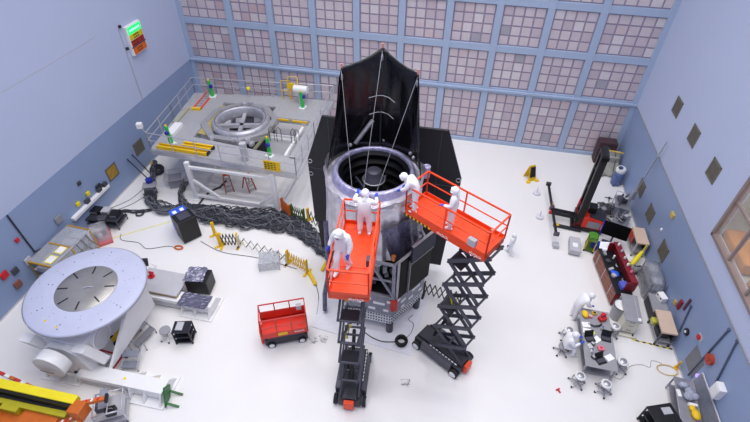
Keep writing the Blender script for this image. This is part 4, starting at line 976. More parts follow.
def crumple(x0, x1, y0, y1, z, amp, seed, n=10, drop=0):
    rr = random.Random(seed); b = P(); vs = []
    for j in range(n+1):
        for i in range(n+1):
            e = max(abs(i/n-.5), abs(j/n-.5))*2
            vs.append((x0+(x1-x0)*i/n+rr.uniform(-.03, .03), y0+(y1-y0)*j/n+rr.uniform(-.03, .03), z+rr.uniform(0, amp)-(drop*(max(0, e-.75)*4))))
    return b.add(vs, [(j*(n+1)+i, j*(n+1)+i+1, (j+1)*(n+1)+i+1, (j+1)*(n+1)+i) for j in range(n) for i in range(n)])
f = obj('foil_cover', crumple(-.58, .35, -.46, .46, 1.0, .1, 3), mat('grey foil', '#8d8ca0', .3, metal=.5), t); f.modifiers.new('t', 'SOLIDIFY').thickness = .01
o = single('foil_blanket_sheet', crumple(-.7, .7, -.38, .38, .66, .05, 8), mat('grey foil dark', '#6b6a80', .35, metal=.45), 'dark crinkled foil sheet draped on the rear beam end', 'foil'); o.location = (-10.55, 11.55, 0); o.modifiers.new('t', 'SOLIDIFY').thickness = .012
t = thing('jack_stand', 'small red stand on the grey platform edge', 'stand', (-13.15, 12.35, .8))
obj('base', P().cyl((0, 0, 0), .16, .05, 12), M_redp, t); obj('post', P().cyl((0, 0, .05), .05, .25, 10), M_redp, t); obj('arm', P().box((.05, .02, .3), (.25, .07, .06)), M_redp, t)
t = thing('monitor_arm', 'black screen with white bracket behind the turntable rim', 'screen', (-14.0, 12.9, 0), .3)
obj('screen', P().box((0, 0, 1.0), (.7, .08, .4), R=RX(-.5)), M_drk2, t); obj('post', P().tube((0, .1, 0), (0, .05, .9), .05), M_grey, t); obj('bracket', P().path([(.5, 0, .9), (.7, -.1, .8), (.6, -.2, .6), (.8, -.25, .5)], .06), M_wht, t)
def steps(name, label, loc, rz, m, mt, w=.75, n=3, clear=False):
    t = thing(name, label, 'step stool', loc, rz)
    for k in range(n): obj('tread', P().box((-.35+.34*k, 0, .28*(k+1)), (.32, w, .04)), mt, t)
    for s in (-1, 1):
        obj('side_frame', P().path([(-.5, s*w/2, 0), (-.5, s*w/2, .28), (.35, s*w/2, .28*n), (.5, s*w/2, .28*n), (.5, s*w/2, 0)], .025, 6), m, t)
        for x in (-.5, .5): obj('foot_tip', P().ball((x, s*w/2, .03), .035, 6, 5), M_rub, t)
    return t
steps('step_stool', 'dark grey two step stool near the turntable and the black cart', (-12.35, 9.65, 0), PI-.25, M_grey, mat('tread grey', '#85858c', .5), .95, 2)
steps('step_stool', 'pale translucent step stool by the white base beam', (-11.9, 8.55, 0), PI/2+.2, M_lgrey, M_clear2, .65, 2)
t = thing('round_stool', 'round grey stool on white casters beside the small black cart', 'stool', (-11.1, 9.85, 0), 0)
obj('seat', P().cyl((0, 0, .55), .24, .06, 20), M_grey, t); obj('column', P().tube((0, 0, .15), (0, 0, .55), .04), M_alu, t)
for k in range(5):
    x, y = ang(k*2*PI/5+.3); lg = obj('leg', P().bar((0, 0, .16), (.3*x, .3*y, .08), .05, .04), M_wht, t); obj('caster', P().ball((.3*x, .3*y, .045), .045, 8, 6), M_blk, lg)
def rollcart(name, label, loc, rz, sx, sy, h, m, mt, shelves=3, cat='cart'):
    t = thing(name, label, cat, loc, rz)
    for k in range(shelves): obj('shelf', P().box((0, 0, .14+(h-.14)*k/(shelves-1)), (sx, sy, .05)), mt, t, .01)
    for x in (-1, 1):
        for y in (-1, 1):
            lg = obj('leg', P().box((x*(sx/2-.03), y*(sy/2-.03), h/2+.06), (.05, .05, h-.1)), m, t); obj('caster', P().ball((x*(sx/2-.03), y*(sy/2-.03), .05), .05, 8, 6), M_rub, lg)
    return t
t = rollcart('utility_cart', 'small black utility cart carrying a grey tray beside the round stool', (-10.3, 10.0, 0), .25, .75, .62, .85, M_blk, mat('cart navy', '#1b1a28', .4), 3)
single('tray', P().box((-10.38, 10.0, .9), (.3, .42, .05), rz=.2), M_lgrey, 'pale grey tray lying on the small black utility cart', 'tray')
ladder('ladder', 'red ladder lying on the floor under the turntable edge', (-12.35, 8.25, 0), PI-.03, 2.3, .75, M_redp, 0, 6)
t = thing('floor_jack', 'yellow wheeled jack under the turntable side', 'jack', (-13.0, 9.65, 0), .95)
obj('body', P().path([(-.6, 0, .12), (-.2, 0, .25), (.2, 0, .4), (.55, 0, .45)], [.1, .2, .22, .12], 10), M_yel, t)
for s in (-1, 1):
    obj('wheel', P().cyl((-.55, s*.2-.04, .09), .09, .08, 12, RX(-PI/2)), M_blk, t)
    obj('arm', P().bar((-.5, s*.2, .1), (.5, s*.22, .2), .05), M_yel, t)
    obj('wheel', P().cyl((.5, s*.22-.04, .09), .09, .08, 12, RX(-PI/2)), M_blk, t)
t = thing('jack_stand', 'green folding stand leaning at the end of the front base beam', 'stand', (-9.6, 7.25, 0), .2)
obj('plate', P().slab([(0, -.4, .15), (.02, .0, .95), (0, .4, .5), (-.0, .1, .12)], (.06, 0, 0)), M_dgrn, t)
for y in (-.25, .25): obj('leg', P().bar((0, y, .25), (.5, y-.05, .03), .07), M_dgrn, t)
obj('handle_hook', P().path([(-.75, .55, .1), (-.7, .7, .3), (-.55, .75, .35)], .03), M_yelb, t)
# silver frame cart
t = thing('frame_cart', 'silver tubular cart holding dark boxes beside the orange boom lift', 'cart', (-11.3, 6.3, 0), .5)
for s in (-1, 1):
    obj('side_frame', P().path([(-.5, s*.45, .1), (-.5, s*.45, .95), (.5, s*.45, .95), (.5, s*.45, .1)], .035, 6, True), M_alu, t)
    for x in (-.45, .45): obj('caster', P().ball((x, s*.45, .06), .06, 8, 6), M_blk, t)
for z in (.2, .6): obj('shelf', P().box((0, 0, z), (1.0, .9, .04)), M_lgrey, t)
for x in (-.5, 0, .5): obj('cross_bar', P().tube((x, -.45, .95), (x, .45, .95), .03), M_alu, t)
obj('grey_tray', P().box((-.15, .2, 1.0), (.3, .8, .06)), M_steel, t)
for x, y, m, lb in ((.2, -.2, M_blk, 'black box on the upper shelf of the silver frame cart'), (-.25, -.15, M_drk, 'dark box inside the silver frame cart, nearer the boom lift')):
    q = thing('tool_box', lb, 'box', (-11.3+x, 6.3+y, .62), .5); obj('body', P().box((0, 0, .14), (.35, .3, .28)), m, q, .02); obj('handle', P().path([(-.1, 0, .28), (-.08, 0, .34), (.08, 0, .34), (.1, 0, .28)], .015), M_steel, q)

# ------------------------------------------------------------------ boom lift at the corner
t = thing('boom_lift', 'orange and yellow boom lift parked in front of the turntable', 'boom lift', (-14.2, 5.5, 0), 0)
obj('chassis', P().bx(-2.4, 1.5, -.75, .35, .35, .95), M_oran2, t, .04); obj('counterweight', P().bx(-2.5, -1.2, -.8, .3, .9, 1.25), M_oran2, t, .05); obj('engine_cover', P().bx(.2, 1.6, -.75, .3, .9, 1.1), M_oran2, t, .04)
for x in (-1.9, .9):
    for y in (-.85, .35):
        w_ = obj('wheel', P().cyl((x, y-.14, .38), .38, .28, 24, RX(-PI/2)), M_rub, t); obj('hub_cap', P().cyl((x, y-.16, .38), .18, .32, 16, RX(-PI/2)), M_oran2, w_)
ub = obj('upper_boom', P().bx(-2.6, 2.15, .25, .58, 1.38, 1.65), M_yelb, t, .015); obj('boom_side', P().bx(-2.6, 2.1, .17, .25, 1.32, 1.58), M_blk, ub)
lb_ = obj('lower_boom', P().bx(-2.6, 1.9, -.12, .12, 1.05, 1.25), mat('boom olive yellow', '#b8ae1e', .45), t, .015); obj('boom_bracket', P().box((-.3, -.2, 1.1), (.7, .2, .3)), mat('boom olive yellow', '#b8ae1e', .45), lb_)
obj('boom_tube', P().tube((-2.5, .12, 1.35), (2.0, .15, 1.2), .07), M_blk, t)
obj('lettering_panel', P().box((-1.05, -.4, 1.28), (.62, .5, .04)), M_blk, t)
text('JLG', .3, M_txt, t, (-1.05, -.3, 1.305), (0, 0, 0)); text('E400', .2, M_txt, t, (-1.0, -.53, 1.305), (0, 0, 0))
kn = obj('knuckle', P().box((2.3, .2, 1.3), (.5, .5, .6)), M_oran2, t, .04)
for a, c in (((2.2, .3, 1.5), (3.0, .75, 1.4)), ((2.3, .1, 1.2), (2.7, -.5, .6)), ((2.2, 0, 1.1), (1.6, -.4, 1.0))):
    ar = obj('linkage', P().bar(a, c, .14, .16), M_oran2, t)
    for k in range(4):
        p_ = Vector(a).lerp(Vector(c), (k+.7)/4.7); obj('chain_link', P().box(p_+Vector((0, 0, .09)), (.06, .12, .03)), M_redp if k % 2 else M_wht, ar)
obj('tip_pad', P().box((3.05, .78, 1.4), (.1, .34, .12), rz=.5), M_blk, t)
obj('hose_loop', P().path([(2.2, .3, 1.0), (2.4, -.1, .8), (2.2, -.5, .7), (1.9, -.3, .9)], .04), M_blk, t)
hz = P()
for k in range(8): hz.cur = k % 3; hz.bar((-2.2+.22*k, 1.05-.02*k, 1.0-.06*k), (-2.0+.22*k, 1.03-.02*k, .95-.06*k), .12, .1)
obj('outrigger_bar', hz, [M_oran2, M_redp, M_wht], t)
hz = P()
for k in range(7): hz.cur = k % 3; hz.bar((-2.3+.2*k, -.55-.03*k, 1.25-.03*k), (-2.12+.2*k, -.58-.03*k, 1.23-.03*k), .1, .1)
obj('striped_bar', hz, [M_blk, M_redp, M_wht], t)
# ------------------------------------------------------------------ stacker truck
t = thing('stacker_truck', 'red and black stacker truck with tall mast near the filter wall', 'forklift', (7.9, 21.3, 0), -.12)
obj('body', P().slab([(-.5, -.35, .12), (1.0, -.35, .12), (1.15, -.35, .85), (.2, -.35, 1.05), (-.25, -.35, .9)], (0, 1.0, 0)), M_red, t, .04)
bd = obj('battery_cover', P().bx(.2, .85, -.36, -.345, .35, .8), M_grey, t); obj('pale_strip', P().bx(.93, .99, -.365, -.355, .4, .75), M_txt, bd)
obj('black_base', P().bx(-.6, 1.05, -.42, .72, .08, .3), M_blk, t, .03)
obj('top_panel', P().slab([(.2, -.3, 1.05), (1.1, -.3, .88), (1.1, .6, .88), (.2, .6, 1.05)], (0, 0, .04)), M_drk2, t)
obj('console', P().box((.3, .3, 1.25), (.4, .5, .4)), M_blk, t, .03)
for y in (-.22, .52):
    ms = obj('mast_channel', P().bx(-.42, -.08, y-.13, y+.13, .1, 4.9), M_blk, t)
    obj('mast_strip', P().bx(-.08, -.06, y-.03, y+.03, .5, 4.8), M_grey, ms)
obj('mast_shroud', P().bx(-.3, -.2, -.2, .5, .4, 4.7), M_drk2, t)
for z in (1.2, 2.6, 3.8, 4.75): obj('mast_tie', P().bx(-.38, -.1, -.3, .6, z, z+.14), M_blk, t)
obj('mast_head', P().cyl((-.22, -.35, 4.85), .2, 1.0, 16, RX(-PI/2)), M_blk, t)
obj('carriage', P().bx(-.5, -.35, -.35, .62, .5, .85), M_blk, t)
for y in (-.05, .32): obj('fork', P().bx(-1.75, -.45, y-.07, y+.07, .55, .65), M_blk, t)
for y in (-.45, .7): obj('straddle_leg', P().bx(-1.5, .0, y-.08, y+.08, .05, .18), M_drk2, t)
obj('tape_band', P().bx(-1.5, -1.2, -.54, -.36, .17, .19), M_yel, t)
for y in (-.05, .32): obj('fork_clamp', P().box((-1.8, y, .62), (.16, .14, .16)), M_redp, t)
obj('hose', P().path([(-.4, -.1, .9), (-.6, -.15, 1.5), (-.55, .0, 2.0), (-.4, .1, 1.4)], .03), M_redp, t)
bs = obj('guard_basket', P().path([(.75, .9, .6), (1.45, .9, .6), (1.5, 1.6, .75), (.75, 1.6, .75)], .035, 6, True), M_blk, t)
for k in range(6): obj('guard_bar', P().tube((.78+.0*k, .98+.11*k, .62+.02*k), (1.47, .98+.11*k, .62+.02*k), .022), M_blk, bs)
obj('guard_stay', P().tube((.7, .5, .6), (.9, 1.2, .65), .04), M_blk, t)
t = thing('spreader_bar', 'long black spreader bar resting across the stacker truck forks', 'bar', (6.2, 21.75, .66), PI/2+.02)
obj('beam', P().box((0, 0, .06), (4.5, .12, .12)), M_blk, t)
for x in (-2.2, 2.2): obj('end_fitting', P().box((x, 0, .1), (.12, .28, .22)), M_drk, t)
obj('clamp', P().box((0, 0, .1), (.3, .2, .2)), M_drk, t); obj('shackle', P().path([(.15+.1*math.cos(k*PI/4), 0, .25+.1*math.sin(k*PI/4)) for k in range(8)], .02, 6, True), M_gold, t)
b = P(); rr = random.Random(31)
for k in range(9): b.ball((rr.uniform(-.35, .35), rr.uniform(-.4, .4), rr.uniform(.25, .6)), rr.uniform(.16, .28), 7, 5)
o = single('wrapped_load', b, mat('crinkled wrap', '#8e8f94', .35, metal=.3, var=.3, bump=1, bscale=12), 'grey plastic wrapped load on the floor behind the stacker truck body', 'wrapped load'); o.location = (9.45, 22.8, 0)
for (x, y, lb) in ((5.6, 23.8, 'faint pale stand base on the floor beside the spreader bar end near filter wall'), (5.65, 21.6, 'faint pale stand base on the floor beside the spreader bar middle')):
    single('floor_stand', P().cyl((x, y, 0), .22, .12, 14).tube((x, y, .1), (x, y, .5), .03), mat('pale clear', '#dcdce4', .4), lb, 'stand')
# wet floor sign
t = thing('floor_sign', 'yellow and black folding caution board standing alone by the filter wall', 'sign', (5.25, 25.3, 0), .5)
obj('board', P().slab([(-.28, -.3, 0), (.28, -.3, 0), (.2, 0, 1.0), (-.2, 0, 1.0)], (0, .03, 0)), M_yel, t); obj('board', P().slab([(-.28, .3, 0), (.28, .3, 0), (.2, 0.03, 1.0), (-.2, 0.03, 1.0)], (0, .03, 0)), M_yel, t)
obj('black_face', P().slab([(-.2, -.28, .3), (.2, -.28, .3), (.17, -.08, .95), (-.17, -.08, .95)], (0, .02, 0)), M_blk, t)
for x in (-.3, .3): obj('foot', P().box((x, -.35, .03), (.25, .2, .06)), M_yel, t)
# corner: crate, tarp, canister
t = thing('storage_crate', 'dark brown crate in the corner behind the stacker mast', 'crate', (10.05, 28.35, 0))
obj('body', P().box((0, 0, .8), (1.1, .7, 1.6)), M_brn, t, .02)
for z in (.4, 1.2): obj('batten', P().box((0, -.37, z), (1.1, .05, .12)), mat('batten brown', '#5a4046', .6), t)
b = P(); vs = []; rr = random.Random(12); n1, n2 = 12, 8
for j in range(n2+1):
    for i in range(n1+1):
        u = i/n1; v = j/n2
        vs.append((-.65+1.3*u+.04*math.sin(9*v), .45-1.1*v**1.5-.07*math.sin(u*14)*v, 1.25*(1-v)**1.1+.03+.05*rr.random()))
b.add(vs, [(j*(n1+1)+i, j*(n1+1)+i+1, (j+1)*(n1+1)+i+1, (j+1)*(n1+1)+i) for j in range(n2) for i in range(n1)], True)
tp = thing('tarpaulin', 'grey beige tarpaulin draped over a low stack beside the brown crate', 'tarpaulin', (10.2, 27.2, 0), .1)
cv = obj('cover', b, M_tarp, tp); cv.modifiers.new('t', 'SOLIDIFY').thickness = .02
obj('core', P().box((0, .25, .5), (1.1, .4, 1.0)), M_tarp, tp)
for x in (-.3, .3): obj('strap', P().path([(x, .46, 1.3), (x+.05, .0, .75), (x-.05, -.5, .12)], .02), M_drk, tp)
single('yellow_rod', P().tube((9.8, 27.6, 1.36), (10.9, 27.4, 1.36), .03), M_yel, 'yellow rod lying over the top of the draped tarpaulin', 'rod')
t = thing('gas_canister', 'white topped blue canister standing by the dado beside the tarpaulin', 'canister', (10.55, 25.9, 0))
obj('body', P().lathe([(0, .05), (.3, .05), (.32, .15), (.32, .8), (.26, .95), (0, .95)], n=20), M_blue if False else mat('slate blue', '#5a6a9a', .4, var=.2, scale=6), t)
obj('white_head', P().lathe([(0, 1.3), (.22, 1.28), (.3, 1.15), (.28, .95), (0, .95)], n=20), M_wht, t); obj('port', P().cyl((-.1, -.1, 1.28), .14, .06, 14), mat('port dark', '#3a4668', .4), t)
for k in range(3):
    x, y = ang(k*2.09); obj('foot', P().box((.3*x, .3*y, .06), (.14, .14, .12)), mat('slate blue', '#5a6a9a', .4, var=.2, scale=6), t)
t = thing('floor_tripod', 'small dark tripod foot on the floor in front of the blue canister', 'tripod', (9.9, 24.2, 0))
obj('hub', P().ball((0, 0, .12), .08), M_drk, t)
for k in range(3):
    x, y = ang(k*2.09+.4); obj('leg', P().tube((0, 0, .12), (.25*x, .25*y, .02), .025), M_drk, t)
# steel carts by the dado
def junkcart(label, x, y, rz, seed, h=.8):
    t = thing('steel_cart', label, 'cart', (x, y, 0), rz); rr = random.Random(seed)
    for z in (.2, h): obj('shelf', P().box((0, 0, z), (1.2, .8, .04)), M_steel, t)
    for sx in (-1, 1):
        for sy in (-1, 1): lg = obj('leg', P().tube((sx*.57, sy*.37, .06), (sx*.57, sy*.37, h), .025), M_steel, t); obj('caster', P().ball((sx*.57, sy*.37, .05), .05, 8, 6), M_blk, lg)
    obj('push_handle', P().path([(.6, -.35, h), (.75, -.35, h+.2), (.75, .35, h+.2), (.6, .35, h)], .022, 6), M_steel, t)
    for k in range(7): obj('pipe_bracket', P().path([(rr.uniform(-.5, .5), rr.uniform(-.3, .3), h+.03), (rr.uniform(-.5, .5), rr.uniform(-.3, .3), h+rr.uniform(.2, .5)), (rr.uniform(-.5, .5), rr.uniform(-.3, .3), h+.1)], rr.uniform(.02, .05), 6), rr.choice([M_drk, M_steel, M_steel, M_grey]), t)
    obj('instrument_block', P().box((.1, .05, h+.14), (.5, .4, .25), rz=.3), M_drk, t, .02); obj('pale_plate', P().box((.15, -.1, h+.29), (.25, .25, .03)), M_lgrey, t)
    return t
junkcart('steel cart of dark brackets against the blue dado beyond the beige topped cart', 10.2, 23.0, 1.4, 1)
junkcart('steel cart of pipes and brackets in front of the other steel cart, nearer the television', 10.0, 21.75, 1.1, 2, .55)
coil('cable_coil', (9.35, 22.0), .3, M_cabg, 'grey cable coil on the floor beside the steel carts', 3, .02, .02)
t = thing('tall_stand', 'tall slim grey stand with a small disc leaning on the blue dado', 'stand', (10.75, 23.3, 0))
obj('pole', P().tube((-.1, 0, .05), (.1, -.4, 5.1), .03), M_steel, t); obj('disc', P().cyl((.06, -.3, 4.2), .12, .05, 14, RY(PI/2)), M_lgrey, t); obj('base', P().cyl((-.1, 0, 0), .18, .08, 14), M_drk, t)
obj('clamp_block', P().box((-.06, -.08, 1.3), (.2, .25, .6)), M_steel, t)
# television on stand
t = thing('television', 'large black television on a stand between stacker truck and red tool cabinet', 'television', (9.2, 19.95, 0), -.32)
obj('screen', P().slab([(-.65, 0, .75), (.65, 0, .75), (.65, .3, 1.45), (-.65, .3, 1.45)], (0, .06, -.03)), M_pan, t); obj('blue_side', P().slab([(-.7, -.02, .7), (-.64, -.02, .7), (-.64, .3, 1.45), (-.7, .3, 1.45)], (0, .07, -.03)), M_dblue, t)
obj('column', P().tube((0, .15, .1), (0, .18, .9), .05), M_drk, t); obj('base', P().box((0, .15, .05), (.8, .5, .08)), M_drk, t)
single('blue_bag', P().ball((8.45, 19.65, .28), (.28, .24, .28)), mat('blue cloth', '#2244b8', .7), 'blue bag on the floor beside the television stand', 'bag')
t = rollcart('utility_cart', 'olive green topped cart with yellow frame between television and grey crate', (8.15, 19.65, 0), -.3, .5, .75, .8, M_yel, M_olive, 2)
single('green_cloth', crumple(-.22, .22, -.2, .3, .835, .06, 4, 6), mat('green cloth', '#4f8a2a', .8), 'green cloth lying on the olive cart', 'cloth').location = (8.15, 19.7, 0)
t = thing('grey_case', 'flat grey case on casters alone on the floor before the olive cart', 'case', (7.3, 19.4, 0), -.1)
obj('body', P().box((0, 0, .24), (.55, 1.1, .32)), M_lgrey, t, .03); obj('lid_plate', P().box((0, -.1, .405), (.25, .3, .02)), M_paper, t)
for x in (-.22, .22):
    for y in (-.45, .45): obj('caster', P().ball((x, y, .05), .05, 8, 6), M_rub, t)
single('small_case', P().box((6.35, 19.35, .12), (.3, .35, .22)), M_lgrey, 'small pale case on the floor near the end of the spreader bar', 'case')
# red tool cabinet
t = thing('tool_cabinet', 'long maroon tool cabinet with brown drawers and black top by the dado', 'cabinet', (8.75, 17.35, 0), math.radians(97.5))
obj('carcass', P().bx(-1.5, 1.5, -.36, .36, .08, .92), M_mar, t, .02); obj('black_top', P().bx(-1.52, 1.52, -.38, .38, .92, .97), M_blk, t)
for k in range(6):
    for r_ in range(3):
        d = obj('drawer', P().bx(-1.47+.49*k, -1.47+.49*k+.47, .36, .38, .13+.26*r_, .13+.26*r_+.25), M_wood, t); obj('handle', P().bx(-1.35+.49*k, -1.1+.49*k, .38, .395, .13+.26*r_+.18, .13+.26*r_+.2), M_mar, d)
for x in (-.95, .05, 1.0): obj('trim_strip', P().bx(x-.02, x+.02, .36, .39, .1, .92), M_lgrey, t)
obj('back_panel', P().bx(-1.3, 1.35, -.5, -.36, .3, 1.5), M_mar, t, .02); obj('back_shelf', P().bx(-1.3, 1.35, -.5, -.2, 1.5, 1.54), M_mar, t)
for x in (-1.3, 1.3): obj('end_bracket', P().bx(x-.03, x+.03, -.5, .0, .97, 1.5), M_mar, t)
for x in (-1.35, 1.35):
    for y in (-.28, .28): obj('caster', P().ball((x, y, .05), .055, 8, 6), M_rub, t)
def onbench(name, label, cat, u, v, z, b, m, group=None):
    a = math.radians(97.5); x = 8.75+u*math.cos(a)-v*math.sin(a); y = 17.35+u*math.sin(a)+v*math.cos(a)
    o = single(name, b, m, label, cat, group); o.location = (x, y, z); o.rotation_euler = (0, 0, a); return o
onbench('display', 'white display standing at the television end of the maroon cabinet', 'display', 1.3, .1, .97, P().slab([(-.02, -.3, .12), (-.02, .3, .12), (.1, .3, .45), (.1, -.3, .45)], (.03, 0, 0)).bx(-.05, .15, -.1, .1, 0, .12), M_scr)
onbench('cloth_pile', 'blue cloth in the middle of the maroon cabinet top', 'cloth', -.35, .05, .97, P().ball((0, 0, .06), (.2, .16, .09)).ball((.12, .1, .05), (.14, .12, .07)), M_blue)
onbench('tool_case', 'blue and white case at the bin end of the maroon cabinet top', 'case', -1.1, -.05, .97, P().box((0, 0, .1), (.4, .32, .2)), mat('case blue', '#5a63c8', .5))
rr = random.Random(17); names = ['grey pliers roll', 'white bottle', 'dark socket box', 'steel clamp', 'pale glove box', 'black drill', 'small spool', 'silver vise']
for k, nm in enumerate(names):
    u = 1.0-.26*k+(.1 if k > 5 else 0); v = .18*(-1)**k
    b = [P().box((0, 0, .05), (.24, .12, .1), rz=.5*k), P().cyl((0, 0, 0), .05, .2, 10), P().box((0, 0, .06), (.2, .16, .12), rz=.3), P().path([(-.1, 0, .04), (0, .06, .06), (.1, 0, .04)], .035)][k % 4]
    onbench(nm.split(' ', 1)[1].replace(' ', '_'), nm+' on the black top of the maroon cabinet', nm.split(' ')[-1], u, v, .975, b, [M_grey, M_paper, M_drk, M_steel, M_lgrey, M_blk, M_lgrey, M_steel][k])
for k in range(5): onbench('parts_bottle', 'pale parts bottle on the maroon cabinet back shelf, %s from the television' % ['first', 'second', 'third', 'fourth', 'fifth'][k], 'bottle', 1.1-.45*k, -.35, 1.542, P().lathe([(0, 0), (.06, 0), (.06, .12), (.03, .17), (.03, .2), (0, .2)], n=12), [M_paper, M_lgrey, M_cream, M_paper, M_pink][k], 'bottles on the cabinet back shelf')
# bin, grey table
t = thing('waste_bin', 'round grey bin with a white liner between maroon cabinet and worktable', 'bin', (8.75, 15.2, 0))
obj('body', P().lathe([(0, .02), (.28, .02), (.34, .85), (.36, .86), (.36, .9), (.31, .9), (.27, .3), (0, .3)], n=28), M_lgrey, t); obj('rim', P().path([(.35*math.cos(k*PI/12), .35*math.sin(k*PI/12), .9) for k in range(24)], .025, 6, True), M_drk, t); obj('liner', P().lathe([(.32, .88), (.2, .8), (0, .76)], n=20), M_paper, t)
t = thing('rolling_desk', 'cream desk with a large grey top beside the round bin', 'desk', (9.1, 15.05, 0), -.05)
obj('top', P().bx(-.36, .36, -.78, .78, .96, 1.0), M_grey, t, .01); obj('white_strip', P().bx(.2, .22, -.6, .7, 1.0, 1.005), M_lgrey, t); obj('label_plate', P().bx(.18, .32, -.68, -.52, 1.0, 1.005), M_paper, t)
obj('carcass', P().bx(-.32, .32, -.72, .1, .1, .96), M_cream, t, .02)
for z in (.15, .45, .7):
    d = obj('drawer', P().bx(-.28, .28, -.74, -.72, z, z+.22), M_cream, t); obj('handle', P().bx(-.1, .1, -.76, -.74, z+.14, z+.17), M_grey, d)
for x in (-.3, .3): obj('leg', P().box((x, .68, .5), (.06, .06, .95)), M_cream, t)
obj('foot_bar', P().bx(-.4, .4, -.95, -.88, .03, .1), M_cream, t)
# beige topped carts by the dado
def beigecart(label, x0, x1, y0, y1, z, extra):
    t = thing('bench_cart', label, 'cart', ((x0+x1)/2, (y0+y1)/2, 0)); hx, hy = (x1-x0)/2, (y1-y0)/2
    obj('top', P().bx(-hx, hx, -hy, hy, z-.1, z), M_lam, t, .01); obj('shelf', P().bx(-hx, hx, -hy, hy, .3, .34), M_grey, t)
    for sx in (-1, 1):
        for sy in (-1, 1): lg = obj('leg', P().box((sx*(hx-.04), sy*(hy-.04), z/2), (.07, .07, z-.1)), M_drk if extra else M_lgrey, t); obj('caster', P().ball((sx*(hx-.04), sy*(hy-.04), .05), .055, 8, 6), M_blk, lg)
    obj('back_panel', P().bx(hx-.03, hx, -hy, hy, .34, z-.1), M_drk2, t)
    return t
t = beigecart('beige topped cart with an orange red side, by the dado near the steel carts', 10.24, 10.86, 19.5, 20.75, 1.0, 0); obj('red_side', P().bx(-.33, -.31, -.1, .6, .4, .9), mat('vermilion', '#c8452e', .5), t)
t = beigecart('beige topped cart with dark shelves below, by the dado beyond the taped floor line', 10.15, 10.8, 13.95, 15.2, 1.0, 1)
single('yellow_box', P().box((10.25, 14.95, .45), (.2, .3, .2)), mat('pale yellow', '#d8d85a', .5), 'pale yellow box on the lower shelf of the dark shelved beige cart', 'box')
single('dark_box', P().box((10.42, 14.4, .47), (.45, .5, .24)), M_drk2, 'dark box on the lower shelf of the dark shelved beige cart', 'box')
single('white_bag', P().ball((10.86, 14.2, .18), (.12, .14, .18)), M_paper, 'white bag on the floor at the corner of the dark shelved beige cart', 'bag')
t = thing('pallet_jack', 'bright yellow hand jack in front of the orange sided beige cart', 'jack', (10.35, 19.0, 0), .9)
obj('body', P().path([(-.4, 0, .15), (0, 0, .35), (.4, 0, .6)], [.1, .14, .08], 10), M_yelb, t); obj('handle', P().tube((.35, 0, .55), (.6, 0, 1.0), .03), M_yelb, t)
for s in (-1, 1): obj('wheel', P().cyl((-.35, s*.15-.04, .1), .1, .08, 14, RX(-PI/2)), M_blk, t); obj('fork', P().bar((-.4, s*.18, .12), (-.9, s*.18, .08), .1, .05), M_yelb, t)
t = thing('wheeled_pump', 'small black wheeled pump with steel fittings beside the plastic draped rack', 'pump', (10.3, 18.3, 0), .3)
obj('motor', P().cyl((-.25, 0, .25), .14, .5, 16, RY(PI/2)), M_steel, t); obj('frame', P().box((0, 0, .1), (.6, .3, .06)), M_drk, t)
for s in (-1, 1): obj('wheel', P().cyl((.2, s*.22-.03, .15), .15, .06, 16, RX(-PI/2)), M_blk, t)
obj('fitting', P().path([(-.2, 0, .35), (-.3, .1, .5), (-.4, 0, .45)], .05), M_alu, t)
# plastic draped rack
t = thing('draped_rack', 'rack under smoky grey plastic sheeting against the blue dado', 'rack', (10.6, 17.35, 0))
for x in (-.3, .3):
    for y in (-.75, .75): obj('post', P().box((x, y, .6), (.05, .05, 1.2)), M_steel, t)
for z in (.25, .75): obj('shelf', P().box((0, 0, z), (.64, 1.55, .03)), M_grey, t)
b = P(); vs = []; N_ = 40
for j, (z, k) in enumerate(((1.3, .0), (1.28, .6), (1.15, .95), (.7, 1.02), (.3, 1.1), (.04, 1.16))):
    for i in range(N_):
        a = 2*PI*i/N_; q = (abs(math.cos(a))**4+abs(math.sin(a))**4)**(-.25); w = 1+.05*math.sin(a*9+z*3)*(1.3-z)
        vs.append((.34*q*k*w*math.cos(a), .86*q*k*w*math.sin(a), z))
b.add(vs, [(j*N_+i, j*N_+(i+1) % N_, (j+1)*N_+(i+1) % N_, (j+1)*N_+i) for j in range(5) for i in range(N_)], True)
obj('plastic_sheet', b, mat('thin plastic sheet', '#a2a6b2', .2, alpha=.5, var=.1, bump=.6, bscale=4), t)
for k, (y, z) in enumerate(((17.75, .775), (16.95, .775), (17.4, .275))):
    q = thing('stored_box', ['pale box on the upper shelf under the plastic sheeting, by the pump', 'grey box on the upper shelf under the plastic sheeting, by the low grey cabinet', 'box on the bottom shelf under the plastic sheeting'][k], 'box', (10.6, y, z)); obj('body', P().box((0, 0, .13), (.45, .4, .26)), [M_lgrey, M_grey, M_drk][k], q, .01); obj('lid', P().box((0, 0, .265), (.46, .41, .02)), M_lgrey, q)
t = thing('low_cabinet', 'low dark grey cabinet with louvred front between draped rack and beige cart', 'cabinet', (10.62, 15.85, 0))
obj('body', P().bx(-.36, .36, -.6, .65, .06, .62), M_grey, t, .01); obj('louvre_front', P().slab([(-.37, -.6, .1), (-.37, .5, .1), (-.37, .5, .55), (-.37, -.6, .55)], (-.02, 0, 0)), M_drk2, t)
for x in (-.3, .3):
    for y in (-.5, .55): obj('foot', P().box((x, y, .03), (.08, .08, .06)), M_rub, t)
t = thing('white_case', 'small white case with dark latches on the low dark grey cabinet', 'case', (10.75, 16.2, .625), .3); obj('body', P().box((0, 0, .14), (.3, .45, .28)), M_paper, t, .02)
for y in (-.12, .12): obj('latch', P().box((-.155, y, .2), (.02, .08, .06)), M_drk, t)
